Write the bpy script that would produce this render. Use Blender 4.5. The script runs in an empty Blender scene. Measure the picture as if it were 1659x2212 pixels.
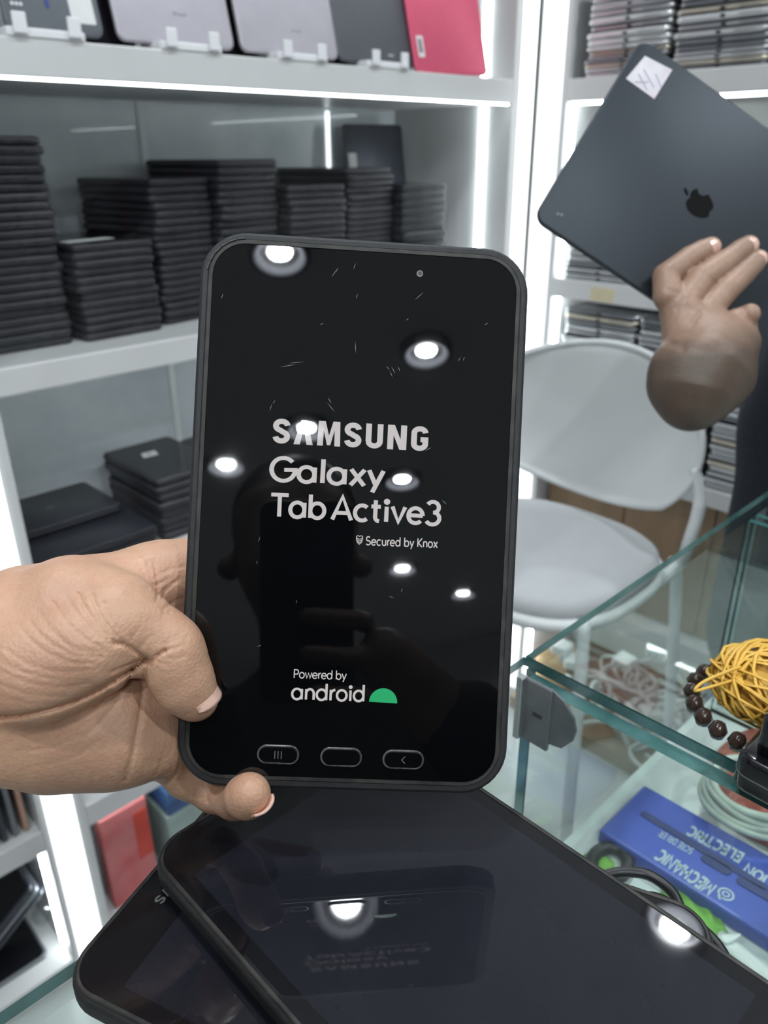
import bpy, math, random
import numpy as np
from mathutils import Vector, Matrix

random.seed(7)
rng = np.random.default_rng(7)
scene = bpy.context.scene
COL = scene.collection
HC = 1.45                      # camera height above the floor

# ------------------------------------------------------------------ camera
FPX = 1705.0
def _axes():
    P, RO, YW = math.radians(24.47), math.radians(-.43), math.radians(45.9)
    fw = np.array([0, math.cos(P), -math.sin(P)]); rt = np.array([1., 0, 0]); up = np.cross(rt, fw)
    c, s = math.cos(RO), math.sin(RO)
    rt2 = c*rt + s*up; up2 = -s*rt + c*up
    B = np.array([[math.sin(YW), math.cos(YW), 0], [-math.cos(YW), math.sin(YW), 0], [0, 0, 1]])
    return B @ rt2, B @ up2, B @ fw
RT, UP, FW = _axes()
CAM = np.array([0., 0., HC])
cd = bpy.data.cameras.new('camera'); cam = bpy.data.objects.new('camera', cd); COL.objects.link(cam)
M = Matrix.Identity(4)
for i, a in enumerate((RT, UP, -FW)):
    for j in range(3): M[j][i] = a[j]
M.translation = Vector(CAM)
cam.matrix_world = M
cd.sensor_fit = 'HORIZONTAL'; cd.sensor_width = 36.0; cd.lens = FPX/1659*36.0
cd.clip_start = .004; cd.clip_end = 60
cd.dof.use_dof = True; cd.dof.focus_distance = .312; cd.dof.aperture_fstop = 17.0
scene.camera = cam

# ------------------------------------------------------------------ world, exposure
w = bpy.data.worlds.new('world'); scene.world = w; w.use_nodes = True
w.node_tree.nodes['Background'].inputs[0].default_value = (.75, .8, .9, 1)
w.node_tree.nodes['Background'].inputs[1].default_value = .02
scene.view_settings.view_transform = 'Standard'; scene.view_settings.look = 'None'
scene.view_settings.exposure = -0.3; scene.view_settings.gamma = 1.0
scene.view_settings.use_curve_mapping = False
try:
    scene.cycles.use_denoising = True
    scene.cycles.max_bounces = 10; scene.cycles.transparent_max_bounces = 24
    scene.cycles.glossy_bounces = 5; scene.cycles.diffuse_bounces = 4
    scene.cycles.caustics_reflective = False; scene.cycles.caustics_refractive = False
    scene.cycles.sample_clamp_indirect = 6.0
except Exception: pass
LAMP_POWER = 9.5               # watts of each ceiling downlight
LED_POST, LED_STRIP = 2.3, 24.0 # emission of the LED diffusers and LED tapes

# rays through the frame, for measuring where things stand
def ray(x, y): return FW + RT*(x-829.5)/FPX - UP*(y-1106)/FPX
def at(x, y, d): return CAM + ray(x, y)*d
def atZ(x, y, z): r = ray(x, y); return CAM + r*((z-HC)/r[2])
def atY(x, y, Y): r = ray(x, y); return CAM + r*(Y/r[1])
def atX(x, y, X): r = ray(x, y); return CAM + r*(X/r[0])

# ------------------------------------------------------------------ materials
MATS = {}
def pm(name, col, rough=.5, metal=0., var=.06, scale=30., bump=0., bscale=200., spec=.5, coat=0., sss=0., emit=None, es=0., trans=0., ior=1.45, col2=None, stretch=None):
    if name in MATS: return MATS[name]
    m = bpy.data.materials.new(name); m.use_nodes = True; nt = m.node_tree; N = nt.nodes; L = nt.links
    b = N['Principled BSDF']
    b.inputs['Roughness'].default_value = rough; b.inputs['Metallic'].default_value = metal
    b.inputs['Specular IOR Level'].default_value = spec; b.inputs['IOR'].default_value = ior
    b.inputs['Coat Weight'].default_value = coat; b.inputs['Coat Roughness'].default_value = .05
    b.inputs['Transmission Weight'].default_value = trans
    if sss:
        b.inputs['Subsurface Weight'].default_value = sss
        b.inputs['Subsurface Radius'].default_value = (.004, .0016, .0008); b.inputs['Subsurface Scale'].default_value = 1.0
    tc = N.new('ShaderNodeTexCoord'); src = tc.outputs['Object']
    if stretch:
        mp = N.new('ShaderNodeMapping'); mp.inputs['Scale'].default_value = stretch
        L.new(src, mp.inputs['Vector']); src = mp.outputs['Vector']
    nz = N.new('ShaderNodeTexNoise'); nz.inputs['Scale'].default_value = scale; nz.inputs['Detail'].default_value = 4
    L.new(src, nz.inputs['Vector'])
    rp = N.new('ShaderNodeValToRGB'); L.new(nz.outputs['Fac'], rp.inputs['Fac'])
    c2 = col2 or tuple(min(1, c*(1+var)) for c in col); c1 = col if col2 else tuple(c*(1-var) for c in col)
    rp.color_ramp.elements[0].position = .32; rp.color_ramp.elements[1].position = .68
    rp.color_ramp.elements[0].color = (*c1, 1); rp.color_ramp.elements[1].color = (*c2, 1)
    L.new(rp.outputs['Color'], b.inputs['Base Color'])
    if bump:
        n2 = N.new('ShaderNodeTexNoise'); n2.inputs['Scale'].default_value = bscale; n2.inputs['Detail'].default_value = 3
        L.new(src, n2.inputs['Vector'])
        bp = N.new('ShaderNodeBump'); bp.inputs['Strength'].default_value = bump; bp.inputs['Distance'].default_value = .001
        L.new(n2.outputs['Fac'], bp.inputs['Height']); L.new(bp.outputs['Normal'], b.inputs['Normal'])
    if emit:
        b.inputs['Emission Color'].default_value = (*emit, 1); b.inputs['Emission Strength'].default_value = es
    MATS[name] = m
    return m
def glass(name, tint, rough=0.0, refl=1.0):
    if name in MATS: return MATS[name]
    m = bpy.data.materials.new(name); m.use_nodes = True; nt = m.node_tree; N = nt.nodes; L = nt.links
    N.remove(N['Principled BSDF']); out = N['Material Output']
    tr = N.new('ShaderNodeBsdfTransparent'); tr.inputs['Color'].default_value = (*tint, 1)
    gl = N.new('ShaderNodeBsdfGlossy'); gl.inputs['Roughness'].default_value = rough
    gl.inputs['Color'].default_value = (refl, refl, refl, 1)
    fr = N.new('ShaderNodeFresnel'); fr.inputs['IOR'].default_value = 1.45
    mx = N.new('ShaderNodeMixShader')
    ge = N.new('ShaderNodeNewGeometry'); s1 = N.new('ShaderNodeMath'); s1.operation = 'SUBTRACT'; s1.inputs[0].default_value = 1.0
    L.new(ge.outputs['Backfacing'], s1.inputs[1]); s2 = N.new('ShaderNodeMath'); s2.operation = 'MULTIPLY'
    L.new(fr.outputs[0], s2.inputs[0]); L.new(s1.outputs[0], s2.inputs[1])
    L.new(s2.outputs[0], mx.inputs[0]); L.new(tr.outputs[0], mx.inputs[1]); L.new(gl.outputs[0], mx.inputs[2])
    L.new(mx.outputs[0], out.inputs['Surface'])
    MATS[name] = m
    return m
def emis(name, col, s):
    return pm(name, (.85, .85, .85), .4, emit=col, es=s, var=.01)

# ------------------------------------------------------------------ mesh helpers
def me(name, verts, faces, smooth=False):
    m = bpy.data.meshes.new(name); m.from_pydata([tuple(map(float, v)) for v in verts], [], [tuple(map(int, f)) for f in faces]); m.update()
    if smooth:
        m.polygons.foreach_set('use_smooth', [True]*len(m.polygons))
    return m
class MB:
    """collects several shapes into one mesh"""
    def __init__(s): s.v = []; s.f = []
    def add(s, vf, M=None):
        v, f = vf; o = len(s.v)
        if M is not None: v = [tuple(M @ Vector(p)) for p in v]
        s.v += [tuple(p) for p in v]; s.f += [tuple(i+o for i in q) for q in f]
        return s
    def mesh(s, name, smooth=False): return me(name, s.v, s.f, smooth)
def box(x0, x1, y0, y1, z0, z1):
    v = [(x, y, z) for z in (z0, z1) for y in (y0, y1) for x in (x0, x1)]
    return v, [(0, 2, 3, 1), (4, 5, 7, 6), (0, 1, 5, 4), (2, 6, 7, 3), (0, 4, 6, 2), (1, 3, 7, 5)]
def bbox(x0, x1, y0, y1, z0, z1, b=.002):
    """box with chamfered edges"""
    return slab(x1-x0, y1-y0, z1-z0, b, b, 1, ((x0+x1)/2, (y0+y1)/2, z0))
def rrect(w, h, r, n=5):
    r = min(r, w/2-1e-6, h/2-1e-6); P = []
    for cx, cy, a0 in ((w/2-r, h/2-r, 0), (-w/2+r, h/2-r, 90), (-w/2+r, -h/2+r, 180), (w/2-r, -h/2+r, 270)):
        for k in range(n+1):
            a = math.radians(a0+90*k/n); P.append((cx+r*math.cos(a), cy+r*math.sin(a)))
    return P
def loft(loops, cap=True):
    n = len(loops[0]); v = [p for l in loops for p in l]; f = []
    for k in range(len(loops)-1):
        for i in range(n):
            j = (i+1) % n; f.append((k*n+i, k*n+j, (k+1)*n+j, (k+1)*n+i))
    if cap:
        f.append(tuple(range(n-1, -1, -1))); f.append(tuple(range((len(loops)-1)*n, len(loops)*n)))
    return v, f
def slab(w, h, t, r, b, bs=2, c=(0, 0, 0), n=5, bt=None):
    """rounded-rectangle slab, z from 0 to t, edges rounded by b"""
    bt = b if bt is None else bt; loops = []
    prof = [(b*(1-math.sin(math.pi/2*k/bs)), b*(1-math.cos(math.pi/2*k/bs))) for k in range(bs+1)]
    prof += [(bt*(1-math.cos(math.pi/2*k/bs)), t-bt*(1-math.sin(math.pi/2*k/bs))) for k in range(bs+1)]
    for ins, z in prof:
        loops.append([(c[0]+x, c[1]+y, c[2]+z) for x, y in rrect(w-2*ins, h-2*ins, max(r-ins, 1e-4), n)])
    return loft(loops)
def ringslab(w, h, r, wi, hi, ri, t, c=(0, 0, 0), n=6, b=.0006):
    """frame: rounded rectangle with a rounded hole"""
    O = rrect(w, h, r, n); O2 = rrect(w-2*b, h-2*b, max(r-b, 1e-4), n); I = rrect(wi, hi, ri, n); k = len(O)
    v = []
    for loop, z in ((O2, 0), (O, b), (O, t-b), (O2, t), (I, t), (I, 0)): v += [(c[0]+x, c[1]+y, c[2]+z) for x, y in loop]
    f = []
    for q in range(6):
        a, e = q*k, ((q+1) % 6)*k
        for i in range(k):
            j = (i+1) % k; f.append((a+i, a+j, e+j, e+i))
    return v, f
def frame_of(t):
    t = Vector(t).normalized(); a = Vector((0, 0, 1)) if abs(t.z) < .9 else Vector((1, 0, 0))
    u = t.cross(a).normalized(); return u, t.cross(u).normalized()
def tube(pts, r, n=8, closed=False):
    pts = [Vector(map(float, p)) for p in pts]; R = r if isinstance(r, (list, tuple)) else [r]*len(pts); loops = []; u = None
    for i, p in enumerate(pts):
        if closed: t = (pts[(i+1) % len(pts)]-pts[i-1])
        else: t = (pts[min(i+1, len(pts)-1)]-pts[max(i-1, 0)])
        t.normalize()
        if u is None: u, w_ = frame_of(t)
        else:
            u = (u - t*u.dot(t)).normalized(); w_ = t.cross(u)
        w_ = t.cross(u)
        loops.append([tuple(p + (u*math.cos(a)+w_*math.sin(a))*R[i]) for a in [2*math.pi*k/n for k in range(n)]])
    if not closed: return loft(loops)
    v, f = loft(loops, False); m = len(loops)
    for i in range(n): j = (i+1) % n; f.append(((m-1)*n+i, (m-1)*n+j, j, i))
    return v, f
def lathe(prof, n=24, c=(0, 0, 0), cap=True):
    return loft([[(c[0]+r*math.cos(2*math.pi*k/n), c[1]+r*math.sin(2*math.pi*k/n), c[2]+z) for k in range(n)] for r, z in prof], cap)
def spline(pts, n=8, closed=False):
    P = [np.array(p, float) for p in pts]; m = len(P); out = []
    for i in range(m if closed else m-1):
        p0 = P[i-1] if (closed or i > 0) else 2*P[0]-P[1]
        p1, p2 = P[i], P[(i+1) % m]
        p3 = P[(i+2) % m] if (closed or i+2 < m) else 2*P[-1]-P[-2]
        for k in range(n):
            t = k/n; out.append(.5*((2*p1)+(-p0+p2)*t+(2*p0-5*p1+4*p2-p3)*t*t+(-p0+3*p1-3*p2+p3)*t**3))
    if not closed: out.append(P[-1])
    return out
def poly(P, z0, z1):
    """prism over an outline"""
    return loft([[(x, y, z0) for x, y in P], [(x, y, z1) for x, y in P]])

# ------------------------------------------------------------------ object helpers
def ob(name, mesh, mat=None, parent=None, loc=None, mw=None):
    if isinstance(mesh, MB): mesh = mesh.mesh(name)
    elif isinstance(mesh, tuple): mesh = me(name, *mesh)
    o = bpy.data.objects.new(name, mesh); COL.objects.link(o)
    if mat is not None and mesh is not None and not mesh.materials: mesh.materials.append(mat)
    if parent: o.parent = parent
    if loc is not None: o.location = loc
    if mw is not None: o.matrix_world = mw
    return o
def sm(o):
    o.data.polygons.foreach_set('use_smooth', [True]*len(o.data.polygons)); return o
def tag(o, label, cat, group=None, kind=None):
    o['label'] = label; o['category'] = cat
    if group: o['group'] = group
    if kind: o['kind'] = kind
    return o
def empty(name, loc=(0, 0, 0), rz=0., mw=None):
    o = bpy.data.objects.new(name, None); COL.objects.link(o); o.empty_display_size = .02
    if mw is not None: o.matrix_world = mw
    else: o.location = loc; o.rotation_euler = (0, 0, rz)
    return o
def struct(name, mesh, mat, parent=None, label=None):
    o = ob(name, mesh, mat, parent)
    if parent is None: o['kind'] = 'structure'
    if label: o['label'] = label
    return o
def copytree(o, parent=None):
    c = o.copy(); COL.objects.link(c)
    if parent is not None: c.parent = parent
    for ch in list(o.children): copytree(ch, c)
    return c
def mat4(x, y, z, o):
    m = Matrix.Identity(4)
    for i, a in enumerate((x, y, z)):
        for j in range(3): m[j][i] = float(a[j])
    m.translation = Vector([float(q) for q in o]); return m
def bevel(o, wdt=.003, seg=2):
    b = o.modifiers.new('bevel', 'BEVEL'); b.width = wdt; b.segments = seg; b.limit_method = 'ANGLE'; return o
ORD = ['first', 'second', 'third', 'fourth', 'fifth', 'sixth', 'seventh', 'eighth', 'ninth', 'tenth', 'eleventh', 'twelfth', 'thirteenth', 'fourteenth', 'fifteenth', 'sixteenth', 'seventeenth', 'eighteenth', 'nineteenth', 'twentieth'] + ['twenty-'+q for q in ('first', 'second', 'third', 'fourth', 'fifth', 'sixth', 'seventh', 'eighth', 'ninth')] + ['thirtieth'] + ['thirty-'+q for q in ('first', 'second', 'third', 'fourth', 'fifth', 'sixth', 'seventh', 'eighth', 'ninth')]

# ------------------------------------------------------------------ implicit bodies (hands, people)
def surface_nets(F, org, h):
    nx, ny, nz = F.shape; S = F < 0
    c = [(i, j, k) for i in (0, 1) for j in (0, 1) for k in (0, 1)]
    sub = lambda A, d: A[d[0]:nx-1+d[0], d[1]:ny-1+d[1], d[2]:nz-1+d[2]]
    cnt = sum(sub(S, d).astype(np.int8) for d in c); act = (cnt > 0) & (cnt < 8)
    idx = -np.ones(act.shape, np.int64); I = np.argwhere(act); idx[act] = np.arange(len(I))
    acc = np.zeros((len(I), 3)); num = np.zeros(len(I))
    vals = {d: F[I[:, 0]+d[0], I[:, 1]+d[1], I[:, 2]+d[2]] for d in c}
    for a in c:
        for ax in range(3):
            if a[ax]: continue
            b = list(a); b[ax] = 1; b = tuple(b); va, vb = vals[a], vals[b]
            m = (va < 0) != (vb < 0); t = np.where(m, va/np.where(m, va-vb, 1), 0)
            p = np.array(a, float)[None].repeat(len(I), 0); p[:, ax] = t
            acc[m] += p[m]; num[m] += 1
    V = org + (I + acc/num[:, None])*h
    Q = []
    for ax in range(3):
        u, v = (ax+1) % 3, (ax+2) % 3
        sl0 = [slice(1, -1)]*3; sl1 = [slice(1, -1)]*3; sl0[ax] = slice(0, -1); sl1[ax] = slice(1, None)
        A = S[tuple(sl0)]; B = S[tuple(sl1)]
        for fl in (0, 1):
            E = np.argwhere((A & ~B) if fl == 0 else (~A & B))
            if not len(E): continue
            off = np.ones(3, int); off[ax] = 0; E = E+off
            q = []
            for du, dv in ((0, 0), (1, 0), (1, 1), (0, 1)):
                e = E.copy(); e[:, u] -= 1-du; e[:, v] -= 1-dv; q.append(idx[e[:, 0], e[:, 1], e[:, 2]])
            q = np.stack(q, 1); Q.append(q if fl == 0 else q[:, ::-1])
    return V, np.concatenate(Q)
def smin(a, b, k):
    h = np.clip(.5+.5*(b-a)/k, 0, 1); return b*(1-h)+a*h-k*h*(1-h)
def cone_d(X, a, b, ra, rb):
    a = np.array(a, np.float32); b = np.array(b, np.float32); ab = b-a
    t = np.clip(((X-a) @ ab)/max(float(ab @ ab), 1e-9), 0, 1)
    return np.linalg.norm(X-a-t[..., None]*ab, axis=-1) - (ra+(rb-ra)*t)
def chain_d(X, C, k):
    """C: list of (point, radius)"""
    D = None
    if len(C) == 1: return np.linalg.norm(X-np.array(C[0][0], np.float32), axis=-1)-C[0][1]
    for (a, ra), (b, rb) in zip(C[:-1], C[1:]):
        d = cone_d(X, a, b, ra, rb); D = d if D is None else smin(D, d, k)
    return D
def implicit(name, groups, vox, disp=None, clip=None):
    """groups: list of (chains, k_inside, k_join): chains of each group join with k_inside, the group joins the rest with k_join"""
    pts = np.array([np.array(p)+s*r for g in groups for ch in g[0] for p, r in ch for s in (-1, 1)])
    q = 4; lo = pts.min(0)-6*vox-.004; hi = pts.max(0)+6*vox+.004
    nc = [int(math.ceil((hi[i]-lo[i])/(vox*q)))+1 for i in range(3)]
    def field(X):
        D = None
        for chains, ki, kj in groups:
            d = None
            for ch in chains:
                e = chain_d(X, ch, ki); d = e if d is None else smin(d, e, ki)
            D = d if D is None else smin(D, d, kj)
        if disp is not None:
            near = np.abs(D) < .012
            if near.any(): D[near] += disp(X[near])
        return D
    ax = [(lo[i]+np.arange(nc[i])*vox*q).astype(np.float32) for i in range(3)]
    Fc = np.empty(nc, np.float32)
    for s in range(0, nc[0], 16):
        Fc[s:s+16] = field(np.stack(np.meshgrid(ax[0][s:s+16], ax[1], ax[2], indexing='ij'), -1))
    F = Fc.repeat(q, 0).repeat(q, 1).repeat(q, 2)
    near = (np.abs(Fc) < vox*q*2.2+.002).repeat(q, 0).repeat(q, 1).repeat(q, 2)
    I = np.argwhere(near)
    for s in range(0, len(I), 400000):
        J = I[s:s+400000]; X = (lo+J*vox).astype(np.float32)
        F[J[:, 0], J[:, 1], J[:, 2]] = field(X)
    V, Q = surface_nets(F, lo, vox)
    return me(name, V, Q, True)
def nail(a, b, r, nrm, half=52, s0=.45, s1=1.12, n=8):
    """curved nail plate over the last segment a-b of a finger with radius r; nrm = outward direction"""
    a, b, nrm = Vector(map(float, a)), Vector(map(float, b)), Vector(map(float, nrm)); t = (b-a).normalized()
    nrm = (nrm-t*nrm.dot(t)).normalized(); sd = t.cross(nrm); L = (b-a).length; v = []; m = 8
    for lay in (0, 1):
        for i in range(m+1):
            s = s0+(s1-s0)*i/m; p = a+t*(L*s)
            for j in range(n+1):
                q = -1+2*j/n; an = math.radians(half*q); e = (abs(2*i/m-1)**4)*.25*abs(q)**3
                rr = r*(1.03 if lay == 0 else .9); pp = p - t*(L*e*(s1-s0)*(1 if i > m/2 else -1)*.8)
                v.append(tuple(pp+(nrm*math.cos(an)*.96+sd*math.sin(an))*rr))
    f = []; k = (m+1)*(n+1)
    for i in range(m):
        for j in range(n):
            o = i*(n+1)+j; f.append((o, o+1, o+n+2, o+n+1)); f.append((k+o, k+o+n+1, k+o+n+2, k+o+1))
    rim = [j for j in range(n+1)] + [i*(n+1)+n for i in range(1, m+1)] + [m*(n+1)+j for j in range(n-1, -1, -1)] + [i*(n+1) for i in range(m-1, 0, -1)]
    for q in range(len(rim)):
        a_, b_ = rim[q], rim[(q+1) % len(rim)]; f.append((b_, a_, a_+k, b_+k))
    return me('nail', v, f, True)

# ------------------------------------------------------------------ lettering: strokes with width
def arc(cx, cy, rx, ry, a0, a1, n=14):
    return [(cx+rx*math.cos(math.radians(a0+(a1-a0)*k/n)), cy+ry*math.sin(math.radians(a0+(a1-a0)*k/n))) for k in range(n+1)]
X_ = .68
def glyphs():
    G = {}; c = lambda x=.31, r=.29: arc(x, .325, r, .325, 0, 360, 28)
    G['a'] = (.70, [c(), [(.60, 0), (.60, .65)]]); G['b'] = (.70, [c(.37), [(.08, 0), (.08, 1.02)]])
    G['d'] = (.70, [c(), [(.60, 0), (.60, 1.02)]]); G['o'] = (.64, [c()])
    G['c'] = (.58, [arc(.31, .325, .29, .325, 48, 312, 20)])
    G['e'] = (.64, [[(.02, .33), (.60, .33)] , arc(.31, .325, .29, .325, 0, 318, 24)])
    G['i'] = (.22, [[(.11, 0), (.11, .65)], arc(.11, .86, .045, .045, 0, 360, 12)]); G['l'] = (.22, [[(.11, 0), (.11, 1.02)]])
    G['n'] = (.62, [[(.08, 0), (.08, .65)], arc(.31, .37, .23, .28, 180, 0, 14)+[(.54, 0)]])
    G['r'] = (.36, [[(.08, 0), (.08, .65)], arc(.34, .33, .26, .32, 180, 88, 8)])
    G['t'] = (.42, [[(.17, .9), (.17, .2)]+arc(.35, .18, .18, .18, 180, 265, 8), [(.0, .63), (.38, .63)]])
    G['u'] = (.62, [[(.08, .65), (.08, .28)]+arc(.31, .28, .23, .28, 180, 360, 14)+[(.54, .65)], [(.54, 0), (.54, .3)]])
    G['v'] = (.58, [[(.03, .67), (.29, .01), (.55, .67)]]); G['w'] = (.86, [[(.03, .67), (.23, .01), (.43, .62), (.63, .01), (.83, .67)]])
    G['x'] = (.58, [[(.04, .67), (.54, -.02)], [(.54, .67), (.04, -.02)]])
    G['y'] = (.58, [[(.03, .67), (.30, .02)], [(.56, .67), (.18, -.28)]])
    G['3'] = (.62, [arc(.27, .72, .24, .24, 150, -85, 16), arc(.27, .25, .28, .27, 85, -150, 18)])
    G['A'] = (.82, [[(.03, -.02), (.41, .98), (.79, -.02)], [(.17, .28), (.65, .28)]])
    G['G'] = (.92, [arc(.47, .49, .43, .49, 42, 360, 26)+[(.50, .47)]])
    G['T'] = (.72, [[(0, .95), (.72, .95)], [(.36, 0), (.36, .95)]]); G['K'] = (.70, [[(.08, 0), (.08, 1)], [(.66, 1), (.14, .48), (.68, -.02)]])
    G['P'] = (.66, [[(.08, 0), (.08, .95), (.34, .95)]+arc(.34, .69, .26, .26, 90, -90, 12)+[(.08, .43)]])
    G['S'] = (.68, [arc(.33, .72, .26, .24, 35, 270, 16)+arc(.33, .25, .29, .24, 90, -150, 16)])
    G['M'] = (.95, [[(.08, 0), (.08, 1), (.47, .25), (.87, 1), (.87, 0)]]); G['U'] = (.76, [[(.08, 1), (.08, .3)]+arc(.38, .3, .30, .30, 180, 360, 14)+[(.68, 1)]])
    G['N'] = (.80, [[(.08, 0), (.08, 1), (.72, 0), (.72, 1)]]); G['E'] = (.62, [[(.6, .95), (.08, .95), (.08, .05), (.6, .05)], [(.08, .5), (.55, .5)]])
    G['C'] = (.78, [arc(.45, .5, .4, .45, 48, 312, 18)]); G['H'] = (.78, [[(.08, 0), (.08, 1)], [(.70, 0), (.70, 1)], [(.08, .5), (.70, .5)]])
    G['I'] = (.2, [[(.1, 0), (.1, 1)]]); G['L'] = (.58, [[(.08, 1), (.08, .05), (.56, .05)]]); G['O'] = (.9, [arc(.45, .5, .4, .45, 0, 360, 26)])
    G['R'] = (.7, [[(.08, 0), (.08, .95), (.36, .95)]+arc(.36, .71, .25, .24, 90, -90, 10)+[(.08, .47)], [(.32, .47), (.64, 0)]])
    G['D'] = (.8, [[(.08, .05), (.08, .95), (.35, .95)]+arc(.35, .5, .36, .45, 90, -90, 14)+[(.08, .05)]])
    G[' '] = (.26, [])
    # heavy condensed capitals
    G['S*'] = (.60, [arc(.30, .715, .21, .185, 5, 255, 16)+arc(.30, .285, .21, .185, 75, -175, 16)])
    G['A*'] = (.70, [('p', [(0, 0), (.25, 1), (.45, 1), (.70, 0), (.47, 0), (.35, .66), (.23, 0)])])
    G['M*'] = (.84, [('p', [(0, 0), (.03, 1), (.28, 1), (.42, .42), (.56, 1), (.81, 1), (.84, 0), (.63, 0), (.615, .64), (.48, .03), (.36, .03), (.225, .64), (.21, 0)])])
    G['U*'] = (.66, [[(.12, 1), (.12, .28)]+arc(.33, .29, .21, .185, 180, 360, 14)+[(.54, 1)]])
    G['N*'] = (.70, [('p', [(0, 0), (0, 1), (.25, 1), (.48, .42), (.48, 1), (.70, 1), (.70, 0), (.45, 0), (.22, .58), (.22, 0)])])
    G['G*'] = (.68, [arc(.33, .715, .21, .185, 5, 180, 12)+arc(.33, .285, .21, .185, 180, 360, 12)+[(.54, .46), (.36, .46)]])
    return G
GL = glyphs()
def ribbon(P, w):
    P = [Vector((x, y)) for x, y in P]; Q = [P[0]]
    for p in P[1:]:
        if (p-Q[-1]).length > 1e-5: Q.append(p)
    P = Q; cl = (P[0]-P[-1]).length < 1e-3
    if cl: P = P[:-1]
    n = len(P); Lf, Rt = [], []
    for i in range(n):
        a = P[i-1] if (i > 0 or cl) else None; b = P[(i+1) % n] if (i < n-1 or cl) else None
        d1 = (P[i]-a).normalized() if a is not None else None; d2 = (b-P[i]).normalized() if b is not None else None
        d1 = d1 or d2; d2 = d2 or d1
        n1 = Vector((-d1.y, d1.x)); n2 = Vector((-d2.y, d2.x)); m = (n1+n2)
        m = m.normalized() if m.length > 1e-4 else n1
        s = w/2/max(.62, m.dot(n1)); Lf.append(P[i]+m*s); Rt.append(P[i]-m*s)
    v = Lf+Rt; f = []
    for i in range(n if cl else n-1):
        j = (i+1) % n; f.append((i, n+i, n+j, j))
    return [(p.x, p.y, 0) for p in v], f
def text_mb(s, w=.15, track=.07, heavy=False, zstep=0):
    mb = MB(); x = 0
    for ch in s:
        adv, st = GL.get(ch+'*') if heavy and ch+'*' in GL else GL.get(ch, GL[' '])
        for P in st:
            if P[0] == 'p': mb.add(([(x+a, b, 0) for a, b in P[1]], [tuple(range(len(P[1])))])); continue
            mb.add(ribbon([(x+a, b) for a, b in P], w))
        x += adv+track
    return mb, x-track
def text_obj(s, width, height, mat, parent, M, name='lettering', **kw):
    mb, L = text_mb(s, **kw); S = Matrix.Diagonal((width/L, height, 1, 1))
    o = ob(name, mb, mat, parent); o.matrix_local = M @ S
    return o

def wob(name, vf, mat, parent, smooth=False):
    """part given in world coordinates under an unrotated thing"""
    if isinstance(vf, MB): vf = (vf.v, vf.f)
    p = parent.location
    v = [(a-p.x, b-p.y, c-p.z) for a, b, c in vf[0]]
    return ob(name, me(name, v, vf[1], smooth), mat, parent)
def zc(z): return z+HC         # heights measured from the camera

# ------------------------------------------------------------------ materials in use
WHITE = pm('white_laminate', (.62, .62, .62), .32, var=.02, scale=12)
WHITE2 = pm('white_paint', (.78, .78, .77), .6, var=.02, scale=3)
CEIL = pm('ceiling_board', (.72, .73, .74), .8, var=.02, scale=4, bump=.1, bscale=60)
FLOOR = pm('floor_tile', (.52, .53, .53), .22, var=.12, scale=5)
GREYBACK = pm('grey_stone_laminate', (.62, .67, .71), .20, scale=6, col2=(.82, .865, .89))
BROWN = pm('brown_wood', (.25, .165, .098), .5, scale=18, var=.12, stretch=(1, 1, .12), bump=.1, bscale=90)
LEDP = emis('led_diffuser', (.91, .975, 1.0), LED_POST)
LEDS = emis('led_tape', (.88, .98, 1.0), LED_STRIP)
STEEL = pm('brushed_steel', (.45, .46, .47), .35, 1., var=.08, scale=60)
CLEAR = glass('clear_glass', (.93, .965, .955))
CLEAR2 = glass('case_glass', (.955, .98, .97))
EDGE = pm('glass_edge', (.03, .105, .10), .12, scale=40, col2=(.095, .21, .215), spec=.8)
BLACKP = pm('black_plastic', (.012, .012, .014), .38, var=.2, scale=50)

# ------------------------------------------------------------------ room
struct('floor', box(-4.2, 2.2, -4.2, 1.8, -.1, 0), FLOOR)
ceil_z = zc(1.2)
struct('ceiling', box(-4.2, 2.2, -4.2, 1.8, ceil_z, ceil_z+.1), CEIL)
struct('wall_left', box(-4.2, 2.2, 1.60, 1.8, 0, ceil_z), WHITE2)
struct('wall_right', box(2.02, 2.2, -4.2, 1.60, 0, ceil_z), WHITE2)
struct('wall_near', box(-4.2, 2.02, -4.2, -4.0, 0, ceil_z), WHITE2)
struct('wall_far_side', box(-4.2, -4.0, -4.0, 1.60, 0, ceil_z), WHITE2)

# ------------------------------------------------------------------ ceiling downlights
HOUS = pm('lamp_reflector', (.20, .20, .22), .45, .0, var=.02)
CORE = emis('lamp_core', (.95, .98, 1.0), 42.)
def downlight(x, y, label):
    t = empty('ceiling_light', (x, y, ceil_z)); tag(t, label, 'ceiling light', 'round recessed ceiling downlights')
    ring = lathe([(.078, .0), (.078, -.030), (.074, -.034), (.068, -.034), (.058, -.026), (.038, -.006), (.034, -.004), (.001, -.004)], 40, cap=False)
    sm(ob('reflector', ring, HOUS, t))
    ob('lamp', lathe([(.001, -.012), (.030, -.012), (.032, -.008), (.001, -.006)], 28), CORE, t)
    ld = bpy.data.lights.new('downlight', 'AREA'); ld.shape = 'DISK'; ld.size = .058; ld.energy = LAMP_POWER; ld.color = (.90, .965, 1.0)
    lo = bpy.data.objects.new('lamp_light', ld); COL.objects.link(lo); lo.parent = t; lo.location = (0, 0, -.0135)
    return t
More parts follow.
